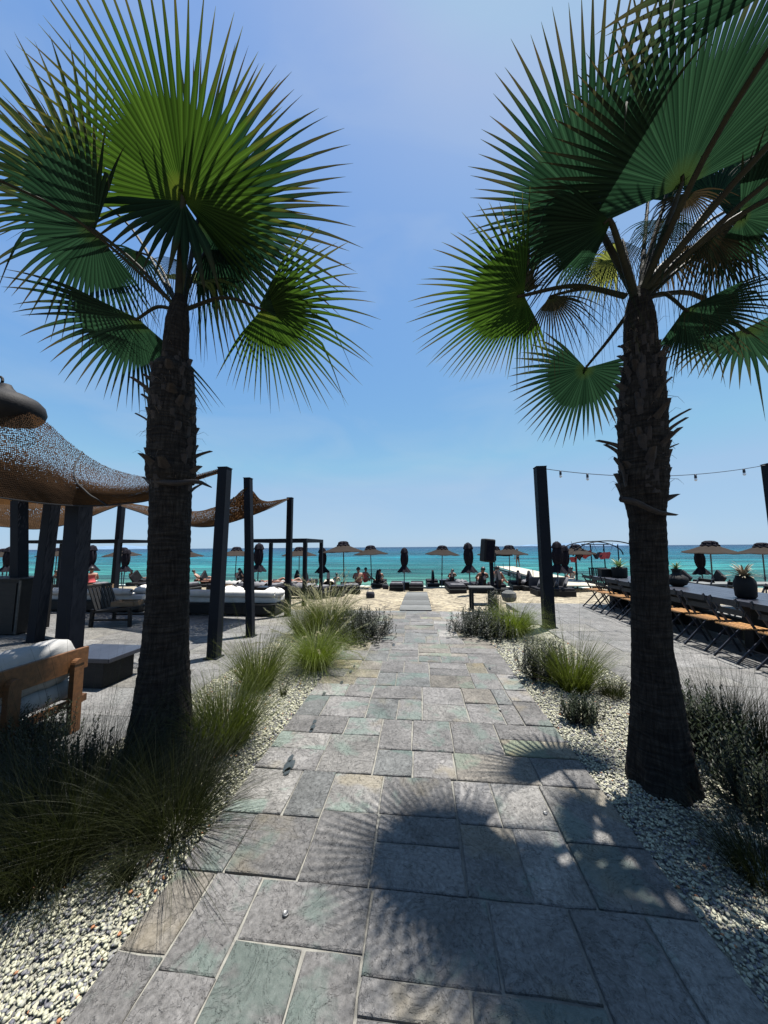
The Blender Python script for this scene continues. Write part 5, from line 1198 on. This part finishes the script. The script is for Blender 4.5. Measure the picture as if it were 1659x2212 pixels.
for k in range(2):
    ya, yb_ = lerp(sy0, sy1 - .03, k / 2), lerp(sy0, sy1 - .03, (k + 1) / 2)
    q = MB(); rows_ = []
    for i in range(11):
        y_ = lerp(ya + .005, yb_ - .005, i / 10); e_ = min(1, 4.5 * min(i, 10 - i) / 10 + .5)
        rows_.append([(X0 - .14 + .125 * e_ * math.copysign(abs(math.cos(a)) ** .7, math.cos(a)), y_, .60 + .195 * e_ * math.copysign(abs(math.sin(a)) ** .7, math.sin(a)) + .008 * math.sin(i * 2 + a * 3)) for a in np.linspace(0, 2 * math.pi, 21)])
    q.grid(rows_); q.f.append(list(range(20))); b_ = 10 * 21; q.f.append([b_ + i for i in reversed(range(20))])
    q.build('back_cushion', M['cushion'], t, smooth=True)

# ------------------------------------------------------------------ dining table and chairs
TX0, TX1, TY0, TY1, TZ = 4.74, 5.95, 3.3, 10.0, .76
t = thing('dining_table', 'very long black slab dining table set with potted plants, right side', 'dining table', ((TX0 + TX1) / 2, (TY0 + TY1) / 2, 0))
nb = 6
for k in range(nb):
    w_ = (TX1 - TX0) / nb; MB().box((TX0 + w_ * (k + .5), (TY0 + TY1) / 2, TZ - .035), (w_ - .006, TY1 - TY0, .07)).build('top_board', M['tabletop'], t)
for y_ in (3.9, 5.75, 7.6, 9.4): MB().box(((TX0 + TX1) / 2, y_, .345), (.86, .16, .69)).build('leg_panel', M['black_wood'], t, bevel=.006)
MB().box(((TX0 + TX1) / 2, (TY0 + TY1) / 2, .64), (.10, TY1 - TY0 - 1.2, .09)).build('beam', M['black_wood'], t)
MB().box(((TX0 + TX1) / 2, 6.65, .2), (.12, 5.4, .34)).build('base_rail', M['black_wood'], t)
def mk_chair():
    t = thing('folding_chair', 'x', 'chair', group='folding slat chairs along the dining table')
    for y_ in (-.2, .2):
        MB().bar((.24, y_, 0), (-.22, y_, .86), .028, .014, (0, 1, 0)).build('frame_leg', M['pole'], t, world=False)
        MB().bar((-.26, y_ * .9, 0), (.20, y_ * .9, .455), .028, .014, (0, 1, 0)).build('frame_leg', M['pole'], t, world=False)
    for k in range(5): MB().box((-.155 + k * .072, 0, .463), (.046, .42, .016)).build('seat_slat', M['slat_wood'], t, world=False)
    for k, z in enumerate((.66, .79)): MB().bar((-.105 - (z - .66) * .55 - .02, -.225, z), (-.105 - (z - .66) * .55 - .02, .225, z), .014, .075, (.3, 0, 1)).build('back_slat', M['black_wood'], t, world=False)
    MB().bar((-.2, -.2, .06), (-.2, .2, .06), .014, .014).build('stretcher', M['pole'], t, world=False)
    MB().bar((.19, -.2, .10), (.19, .2, .10), .014, .014).build('stretcher', M['pole'], t, world=False)
    return t
CH = Proto(mk_chair)
ords = ['first', 'second', 'third', 'fourth', 'fifth', 'sixth', 'seventh', 'eighth', 'ninth', 'tenth']
for k in range(9):
    CH.put((4.50 + random.uniform(-.03, .05), 4.75 + .58 * k, 0), random.uniform(-.08, .08), ['folding chair with honey slat seat, nearest on the path side of the long table', 'folding chair with sunlit honey seat fully in view right of the palm trunk'][k] if k < 2 else '%s folding chair from the right frame edge, path side of long table' % ords[k])
for k in range(5):
    CH.put((6.30 + random.uniform(-.03, .05), 5.3 + .8 * k, 0), math.pi + random.uniform(-.12, .12), '%s folding chair from the near end, on the sea-facing far side of the table' % ords[k])
# potted plants
def spikes(n, L, w_, mat, name, parent, c, up=(.15, 1.25), curve=.5, seed=0):
    rnd = random.Random(seed); q = MB()
    for i in range(n):
        th = i * 2.4 + rnd.uniform(-.3, .3); el = rnd.uniform(*up); l_ = L * rnd.uniform(.7, 1.15); p = V(*c); d0 = V(math.cos(th), math.sin(th), 0); rows_ = []
        sd_ = V(-math.sin(th), math.cos(th), 0); e = el
        for k in range(6):
            u = k / 5; ww_ = w_ * (1 - u) ** .6 * (.7 + .6 * min(1, u * 3)) * .5 + .0008
            nn = d0 * -math.sin(e) + V(0, 0, math.cos(e))
            rows_.append([p - sd_ * ww_ + nn * ww_ * .35, p, p + sd_ * ww_ + nn * ww_ * .35]); p = p + (d0 * math.cos(e) + V(0, 0, math.sin(e))) * l_ / 5; e -= curve * .3
        q.grid(rows_)
    return q.build(name, mat, parent)
def potted(label, c, prof, leafL, n, mat, lw, seed, up=(.15, 1.25), cat='potted plant'):
    t = thing('potted_plant', label, cat, c, group='potted plants')
    MB().lathe(c, prof, 28).build('pot', M['clay'], t, smooth=True)
    MB().lathe(V(*c) + V(0, 0, prof[-1][1] - .03), [(prof[-1][0] * .9, 0), (prof[-1][0] * .88, .012)], 20).build('soil', M['black_wood'], t)
    spikes(n, leafL, lw, mat, 'leaves', t, V(*c) + V(0, 0, prof[-1][1] - .02), up, .5, seed)
    return t
p1 = V(5.25, 7.55, TZ); potted('round black jar with narrow neck and spiky plant on the long table', p1, [(.08, 0), (.15, .04), (.185, .11), (.175, .18), (.11, .23), (.075, .25), (.07, .31), (.095, .35)], .20, 30, M['agave'], .022, 1, (.5, 1.4))
p2 = V(5.12, 5.95, TZ); potted('large black jar with grey succulent on the long table, nearest the camera', p2, [(.10, 0), (.125, .03), (.135, .20), (.13, .26), (.105, .31), (.10, .34)], .27, 50, M['dry_agave'], .03, 2, (.3, 1.45))
p3 = V(5.2, 9.45, TZ); potted('dark pot with broad agave leaves at the far end of the long table', p3, [(.15, 0), (.17, .03), (.18, .25), (.17, .27)], .34, 22, M['agave'], .05, 3, (.3, 1.3))
t = thing('planter_box', 'small black box on the long table beside the agave pot', 'box', (5.0, 9.75, TZ)); MB().box((5.0, 9.75, TZ + .10), (.3, .22, .2)).build('body', M['black_wood'], t); MB().box((5.0, 9.75, TZ + .207), (.32, .24, .012)).build('lid', M['black_wood'], t)
# low bench tables behind
t = thing('low_table', 'pale-topped low table standing beyond the long table at right', 'low table', (8.2, 9.6, 0))
MB().box((8.2, 9.6, .60), (2.2, .6, .05)).build('top', M['board'], t)
for x in (7.3, 9.1): MB().box((x, 9.6, .29), (.1, .5, .57)).build('leg', M['black_wood'], t)
# striped daybed behind the tall post
c_ = GB(1205, 1292); t = thing('lounge_daybed', 'low black daybed with leaning grey pillows behind the tall right post', 'daybed', c_ + V(0, .5, 0))
MB().box(c_ + V(0, .5, .14), (1.35, .95, .22)).build('platform', M['black_wood'], t, bevel=.01)
MB().box(c_ + V(0, .5, .29), (1.3, .9, .08)).build('mattress', M['grey_cushion'], t, bevel=.02)
MB().box(c_ + V(0, .98, .42), (1.35, .05, .5)).build('back_board', M['tabletop'], t)
for k in range(4):
    q = MB(); a = c_ + V(-.5 + k * .32, .5, .34); q.bar(a, a + V(.16, .2, .25), .4, .09, (1, 0, 0)); q.build('pillow', M['stripe'], t, smooth=True, bevel=.035)
c_ = GB(1100, 1300); t = thing('lantern', 'squat wicker lantern on the beach right of the loudspeaker pole', 'lantern', c_)
MB().lathe(c_, [(.12, 0), (.2, .04), (.24, .16), (.22, .28), (.15, .33), (.13, .35)], 16).build('body', M['board'], t)
q = MB(); q.tube([c_ + V(-.14, 0, .33), c_ + V(-.1, 0, .46), c_ + V(.1, 0, .46), c_ + V(.14, 0, .33)], .01, 6).build('handle', M['pole'], t)

# ------------------------------------------------------------------ pier and hoop frame
t = thing('pier', 'pale boarded bathing pier running out into the sea, right of centre', 'pier', (8.4, 18, -.9))
pz = -.42
for k in range(58):
    y_ = 18.2 + k * .29; xl = 7.25 + .012 * k * .6; xr = 9.35 + .0 * k
    MB().box(((xl + xr) / 2, y_, pz), (xr - xl, .265, .05)).build('plank', M['pier'], t)
for k in range(7):
    for x in (7.4, 9.2): MB().tube([(x, 19 + k * 2.6, -3), (x, 19 + k * 2.6, pz - .03)], .06, 8).build('pile', M['pier_dark'], t)
for x in (7.3, 9.3): MB().box((x, 26.4, pz - .09), (.07, 16.6, .12)).build('side_beam', M['pier_dark'], t)
for px_, y_ in ((7.35, 23), (9.3, 25), (7.4, 31)): MB().tube([(px_, y_, pz), (px_, y_, pz + .5)], .02, 6).build('mooring_post', M['pole'], t)
YD = 21.5
def PD(x, y, dy=0): return P(x, y, YD + dy)
c_ = PD(1290, 1250); t = thing('hoop_frame', 'thin dark metal hoop frame with uprights at the water edge', 'frame', (c_[0], YD, -.9))
l0, r0_ = PD(1222, 1200), PD(1368, 1200); cx_ = (l0[0] + r0_[0]) / 2; hw_ = (r0_[0] - l0[0]) / 2; topz = PD(1290, 1169)[2]
for dy in (-1.0, 1.0):
    MB().tube([(cx_ + hw_ * math.cos(a), YD + dy, l0[2] + (topz - l0[2]) * math.sin(a)) for a in np.linspace(0, math.pi, 25)], .035, 6).build('hoop', M['post'], t, smooth=True)
for x_ in (1226, 1259, 1286, 1315, 1355):
    p = PD(x_, 1200); MB().tube([(p[0], YD - 1, -1.3), (p[0], YD - 1, PD(x_, 1176)[2] if 1240 < x_ < 1330 else l0[2])], .035, 6).build('upright', M['post'], t)
MB().tube([PD(1255, 1176, -1), PD(1315, 1176, -1)], .03, 6).build('cross_bar', M['post'], t)
MB().tube([V(cx_, YD - 1, topz), V(cx_, YD + 1, topz)], .03, 6).build('tie_bar', M['post'], t)
def hang(label, x_, y_, w_, h_, mat, seed):
    rnd = random.Random(seed); p = PD(x_, y_, -1.05); q = MB(); rows_ = []
    for i in range(7):
        u = i / 6; rows_.append([p + V((j / 5 - .5) * w_ * (1 - .5 * abs(u - .3)), .05 * math.sin(j * 2), -h_ * u + .12 * h_ * math.sin(j * 1.3 + seed) - .25 * h_ * (1 - (2 * j / 5 - 1) ** 2) + rnd.uniform(-.03, .03)) for j in range(6)])
    o = thing('hammock_cloth', label, 'hanging cloth', p, group='dark and red cloths hanging in the hoop frame')
    q.grid(rows_).build('cloth', mat, o, smooth=True); MB().tube([p + V(-w_ / 2, 0, 0), p + V(-w_ * .7, 0, .45)], .01, 4).build('cord', M['pole'], o); MB().tube([p + V(w_ / 2, 0, 0), p + V(w_ * .7, 0, .45)], .01, 4).build('cord', M['pole'], o)
hang('dark cloth hanging left in the hoop frame, above the taupe umbrella', 1250, 1186, .55, .5, M['dark_cloth'], 1)
hang('faded red cloth slung in the left half of the hoop frame', 1264, 1190, .7, .35, M['red_cloth'], 2)
hang('dark cloth slung in the right half of the hoop frame', 1290, 1192, .6, .3, M['dark_cloth'], 3)
hang('red-edged cloth slung at right of the hoop frame', 1304, 1190, .75, .4, M['red_cloth'], 4)
hang('small dark red cloth hanging low at the left upright', 1238, 1202, .4, .3, M['red_cloth'], 5)
c_ = PD(1291, 1246, -1.5); t = thing('slat_screen', 'small screen of dark upright slats at the water edge', 'screen', c_)
xl, xr, zt, zb = PD(1273, 1226, -1.5)[0], PD(1310, 1226, -1.5)[0], PD(1291, 1226, -1.5)[2], gz(20) - .05
for k in range(9): MB().bar((lerp(xl, xr, k / 8), 20, zb), (lerp(xl, xr, k / 8), 20, zt), .055, .04, (0, 1, 0)).build('slat', M['post'], t)
MB().bar((xl - .03, 20.045, zt - .03), (xr + .03, 20.045, zt - .03), .04, .06).build('rail', M['post'], t)

def towel(label, c, w_, l_, mat, rz=0.0):
    n = 9; rows_ = []
    for i in range(n):
        rows_.append([((j / (n - 1) - .5) * w_ + .03 * math.sin(i * 1.3 + j), (i / (n - 1) - .5) * l_ + .02 * math.sin(j * 2.1), .03 * math.sin(i * 1.7 + j * 1.1) + .03 * math.cos(j * 2.3 - i) - (.16 * max(0, abs(j / (n - 1) - .5) * 2 - .7) / .3)) for j in range(n)])
    o = MB().grid(rows_).build('towel', M[mat], smooth=True); o.location = tuple(c); o.rotation_euler = (0, 0, rz); md = o.modifiers.new('t', 'SOLIDIFY'); md.thickness = .02
    return tag(o, label, 'towel', 'beach towels on the loungers')
for px, py, h_, mat_, rz_, lab in ((585, 1279, .44, 'cushion', 1.3, 'white towel thrown over the lounger behind the middle post'), (640, 1296, .44, 'stripe', .9, 'grey towel on the cushion-heaped lounger behind the third post'), (532, 1290, .44, 'stripe', 1.4, 'pale grey towel on the flat lounger between the posts'),
                                   (470, 1284, .44, 'cushion', 1.5, 'white towel on the flat lounger near the first post'), (350, 1284, .44, 'cushion', 1.2, 'white towel on the lounger beside the left palm trunk'), (700, 1276, .44, 'pale_cloth', .2, 'beige towel on the lounger near the pergola leg'),
                                   (135, 1285, .44, 'cushion', 1.5, 'white towel on the lounger between the two wide posts'), (1002, 1275, .44, 'stripe', .1, 'grey towel on the far lounger beyond the side table'), (1150, 1276, .46, 'stripe', .1, 'grey towel on the lounger touching the tall right post')):
    towel(lab, GB(px, py) + V(0, .95, h_), .6, .9, mat_, rz_)
def bag(label, c, col, s_=1.0):
    t = thing('beach_bag', label, 'bag', c, group='beach bags beside the loungers')
    MB().lathe(c, [(.14 * s_, 0), (.19 * s_, .03), (.20 * s_, .2 * s_), (.17 * s_, .30 * s_), (.15 * s_, .31 * s_)], 14, .6).build('body', M[col], t, smooth=True)
    MB().tube([V(*c) + V(.12 * s_ * math.cos(a), 0, .29 * s_ + .17 * s_ * math.sin(a)) for a in np.linspace(0, math.pi, 9)], .012, 5).build('strap', M['pale_cloth'], t, smooth=True)
bag('beige bag on the sand left of the seated woman', GB(757, 1284), 'pale_cloth'); bag('dark bag on the pebbles right of the hooded bather', GB(833, 1273), 'dark_cloth', .9)
bag('red bag between loungers behind the middle post', GB(560, 1284), 'red_cloth', .8); bag('dark flat bag on the sand below the seated woman', GB(800, 1294), 'dark_cloth', .8)

# ------------------------------------------------------------------ people
def skin_body(name, verts, edges, rad, mat, sub=2):
    me = bpy.data.meshes.new(name + '_cage'); me.from_pydata(verts, edges, []); o = bpy.data.objects.new(name + '_cage', me); C.objects.link(o)
    sk = o.modifiers.new('s', 'SKIN'); sk.use_smooth_shade = True; ss = o.modifiers.new('u', 'SUBSURF'); ss.levels = sub; ss.render_levels = sub
    for i, r in enumerate(rad): me.skin_vertices[0].data[i].radius = (r, r) if not hasattr(r, '__len__') else r
    me.skin_vertices[0].data[0].use_root = True
    dg = bpy.context.evaluated_depsgraph_get(); dg.update(); m2 = bpy.data.meshes.new_from_object(o.evaluated_get(dg)); m2.name = name
    bpy.data.objects.remove(o); m2.materials.clear(); m2.materials.append(mat); return m2
def body(pose):
    # x right, y forward (faces +y, out to sea), z up; seat at z 0
    if pose == 'sit':
        P_ = dict(pel=(0, 0, .1), wa=(0, -.05, .27), ch=(0, -.02, .45), nk=(0, .03, .58), hd=(0, .06, .68), ht=(0, .06, .79), shl=(-.17, 0, .53), shr=(.17, 0, .53), ell=(-.26, .14, .33), elr=(.24, .16, .32), hal=(-.14, .36, .30), har=(.16, .38, .26),
                  hpl=(-.09, .02, .09), hpr=(.09, .02, .09), knl=(-.14, .42, .34), knr=(.15, .44, .22), anl=(-.12, .56, .02), anr=(.14, .80, .03), tol=(-.12, .68, .0), tor=(.14, .9, .08))
    elif pose == 'recline':
        P_ = dict(pel=(0, 0, .1), wa=(0, -.16, .22), ch=(0, -.32, .38), nk=(0, -.42, .50), hd=(0, -.46, .60), ht=(0, -.48, .70), shl=(-.17, -.38, .45), shr=(.17, -.38, .45), ell=(-.27, -.16, .26), elr=(.27, -.18, .3), hal=(-.2, .06, .22), har=(.1, .0, .24),
                  hpl=(-.09, .05, .09), hpr=(.09, .05, .09), knl=(-.12, .42, .30), knr=(.12, .48, .14), anl=(-.11, .62, .05), anr=(.12, .90, .05), tol=(-.11, .72, .03), tor=(.12, .94, .16))
    elif pose == 'lie':
        P_ = dict(pel=(0, 0, .1), wa=(0, -.18, .1), ch=(0, -.36, .12), nk=(0, -.50, .12), hd=(0, -.60, .13), ht=(0, -.70, .14), shl=(-.17, -.44, .1), shr=(.17, -.44, .1), ell=(-.3, -.6, .06), elr=(.32, -.25, .06), hal=(-.1, -.72, .06), har=(.25, .0, .06),
                  hpl=(-.09, .05, .09), hpr=(.09, .05, .09), knl=(-.12, .42, .28), knr=(.12, .46, .10), anl=(-.11, .60, .04), anr=(.12, .88, .05), tol=(-.11, .7, .03), tor=(.12, .92, .14))
    else:  # stand
        P_ = dict(pel=(0, 0, .92), wa=(0, 0, 1.08), ch=(0, .01, 1.28), nk=(0, .01, 1.46), hd=(0, .03, 1.56), ht=(0, .03, 1.70), shl=(-.18, 0, 1.40), shr=(.18, 0, 1.40), ell=(-.26, .02, 1.14), elr=(.25, .06, 1.13), hal=(-.24, .10, .90), har=(.2, .2, .95),
                  hpl=(-.09, 0, .88), hpr=(.09, 0, .88), knl=(-.11, .04, .48), knr=(.11, -.02, .48), anl=(-.12, 0, .08), anr=(.13, -.06, .08), tol=(-.13, .14, .03), tor=(.15, .08, .03))
    R = dict(pel=.13, wa=.115, ch=.135, nk=.05, hd=.085, ht=.07, shl=.06, shr=.06, ell=.04, elr=.04, hal=.03, har=.03, hpl=.09, hpr=.09, knl=.06, knr=.06, anl=.038, anr=.038, tol=.035, tor=.035)
    ks = list(P_); ix = {k: i for i, k in enumerate(ks)}
    E_ = [('pel', 'wa'), ('wa', 'ch'), ('ch', 'nk'), ('nk', 'hd'), ('hd', 'ht'), ('ch', 'shl'), ('ch', 'shr'), ('shl', 'ell'), ('shr', 'elr'), ('ell', 'hal'), ('elr', 'har'), ('pel', 'hpl'), ('pel', 'hpr'), ('hpl', 'knl'), ('hpr', 'knr'), ('knl', 'anl'), ('knr', 'anr'), ('anl', 'tol'), ('anr', 'tor')]
    vs = [P_[k] for k in ks]; es = [(ix[a], ix[b]) for a, b in E_]; rs = [R[k] for k in ks]
    for sx, hk in ((-1, 'hal'), (1, 'har')):       # fingers
        h = V(*P_[hk]); e = V(*P_['ell' if sx < 0 else 'elr']); d = nrm(h - e); s_ = nrm(np.cross(d, V(0, 0, 1)))
        for k, l_ in enumerate((.075, .085, .08, .065)):
            vs.append(tuple(h + d * .05 + s_ * (k - 1.5) * .02)); vs.append(tuple(h + d * (.05 + l_) + s_ * (k - 1.5) * .024 + V(0, 0, -.02))); rs += [.011, .008]; n_ = len(vs); es += [(ix[hk], n_ - 2), (n_ - 2, n_ - 1)]
        vs.append(tuple(h + s_ * -.04 * sx + d * .04)); rs.append(.011); es.append((ix[hk], len(vs) - 1))
    return P_, vs, es, rs
POSES = {}
def person(label, pose, loc, rz, skin='skin', top=None, bottom='dark_cloth', hat=False, sc_=1.0):
    key = (pose, skin)
    if pose not in POSES: POSES[pose] = {}
    if skin not in POSES[pose]:
        P_, vs, es, rs = body(pose); POSES[pose][skin] = (P_, skin_body('body', vs, es, rs, M[skin]))
    P_, me = POSES[pose][skin]
    t = thing('person', label, 'person', loc, rz, 'bathers on the beach'); t.scale = (sc_,) * 3
    o = bpy.data.objects.new('body', me); C.objects.link(o); o.parent = t
    hd, ht, nk = V(*P_['hd']), V(*P_['ht']), V(*P_['nk']); ax_ = nrm(ht - hd); fwd = nrm(V(0, 1, 0) - ax_ * ax_[1])
    c_ = (hd + ht) / 2 - fwd * .018 + ax_ * .015; q = MB(); n = 14; rows_ = []; e1 = nrm(np.cross(ax_, fwd)); e2 = fwd
    for i in range(7):
        a = lerp(-.25, math.pi / 2, i / 6); rr = .105 * math.cos(a) + .001
        rows_.append([c_ + ax_ * .115 * math.sin(a) + e1 * rr * math.cos(b_) + e2 * rr * math.sin(b_) * (1.0 if math.sin(b_) < 0 else .82) for b_ in np.linspace(0, 2 * math.pi, n + 1)])
    q.grid(rows_)
    if hat: q.lathe(tuple(c_ + ax_ * .03), [(.19, 0), (.19, .01), (.1, .02)], 14)
    q.build('hat' if hat else 'hair', M['pale_cloth'] if hat else M['hair'], t, smooth=True, world=False)
    f_ = MB(); fc = (hd + ht) / 2 + fwd * .085
    f_.tube([fc + ax_ * .02, fc + fwd * .022 - ax_ * .02], [.008, .013], 6)
    for s_ in (-1, 1): f_.lathe(tuple(fc + e1 * s_ * .033 + ax_ * .022 - V(0, 0, .006)), [(.002, 0), (.008, .006), (.002, .012)], 6)
    f_.build('face', M[skin], t, smooth=True, world=False)
    def wrap(a, b_, ra, rb, nm, mat):
        MB().tube([V(*a), lerp(V(*a), V(*b_), .5), V(*b_)], [ra, (ra + rb) / 2, rb], 12).build(nm, mat, t, smooth=True, world=False)
    if top: wrap(lerp(V(*P_['pel']), V(*P_['wa']), .5), lerp(V(*P_['ch']), V(*P_['nk']), .35), .15, .15, 'shirt', M[top])
    pl = V(*P_['pel']); wrap(pl + nrm(V(*P_['wa']) - pl) * .06, pl - nrm(V(*P_['wa']) - pl) * .1, .155, .13, 'swimwear', M[bottom])
    return t
def on(px, py, h): b_ = GB(px, py); return b_ + V(0, .35, h)
person('dark-haired seated woman seen from behind under the largest umbrella', 'sit', on(771, 1280, .30), .15)
person('seated person in red top right of the dark-haired woman', 'sit', on(787, 1270, .32), -.5, 'skin', 'red_cloth', 'red_cloth')
person('seated bather in dark hooded towel, right of the red-topped person', 'sit', on(819, 1269, .30), 0, 'skin', 'dark_cloth', sc_=.9)
person('seated bather with bent back between the first and middle posts', 'sit', on(508, 1270, .30), -.3, 'skin_pale')
person('bather reclining on lounger right of the left palm', 'recline', on(428, 1268, .30), -1.1, 'skin_pale')
person('second bather lying beside the reclining one right of left palm', 'lie', on(440, 1270, .32), -1.3, 'skin')
person('sunbather lying with raised knee behind the middle post', 'lie', on(586, 1278, .34), -1.4, 'skin')
person('bather whose head shows above the lounge seat under the middle umbrella', 'recline', on(978, 1266, .38), 0, 'skin', 'dark_cloth')
person('dark-haired bather sitting above the lounger left of the loudspeaker pole', 'recline', on(1044, 1281, .40), 0, 'skin', 'dark_cloth', sc_=1.05)
person('bather in pale shirt sitting right of the loudspeaker pole', 'sit', on(1080, 1282, .35), -.6, 'skin', 'pale_cloth')
person('dark-haired bather seated before the hoop frame', 'sit', on(1243, 1268, .35), 0, 'skin', 'pale_cloth')
person('bather whose head shows behind the big jar at the right', 'sit', on(1628, 1262, .30), 0, 'skin', 'dark_cloth')
person('bather reclining behind the second post at left', 'recline', on(120, 1269, .32), .2, 'skin', 'dark_cloth')
person('bather reclining just left of the left palm', 'recline', on(282, 1265, .32), .2, 'skin', 'dark_cloth')
person('bather bending forward in red behind the widest post', 'sit', on(177, 1284, .28), .9, 'skin', 'red_cloth', 'red_cloth')
person('bather lying on a lounger inside the right pergola', 'lie', on(622, 1276, .32), -1.3, 'skin_pale', None, 'red_cloth')
pp_ = P(1119, 1224, 33.5); person('swimmer standing at the far end of the pale pier', 'stand', (pp_[0], 33.5, pz + .02 if True else 0), .4, 'skin')
for px, py, Y, lab, dz in ((1069, 1226, 30, 'bather standing in the water left of the pier', -1.0), (727, 1244, 25, 'pale bather wading beneath the largest umbrella', -1.15), (583, 1233, 30, 'swimmer with dark hair far out between the pergola posts', -1.3), (1082, 1229, 27, 'bather in the water just left of the pier planks', -1.2)):
    p = P(px, py, Y); person(lab, 'stand', (p[0], Y, -.9 + dz), random.uniform(-1, 1), 'skin_pale' if 'pale' in lab else 'skin')
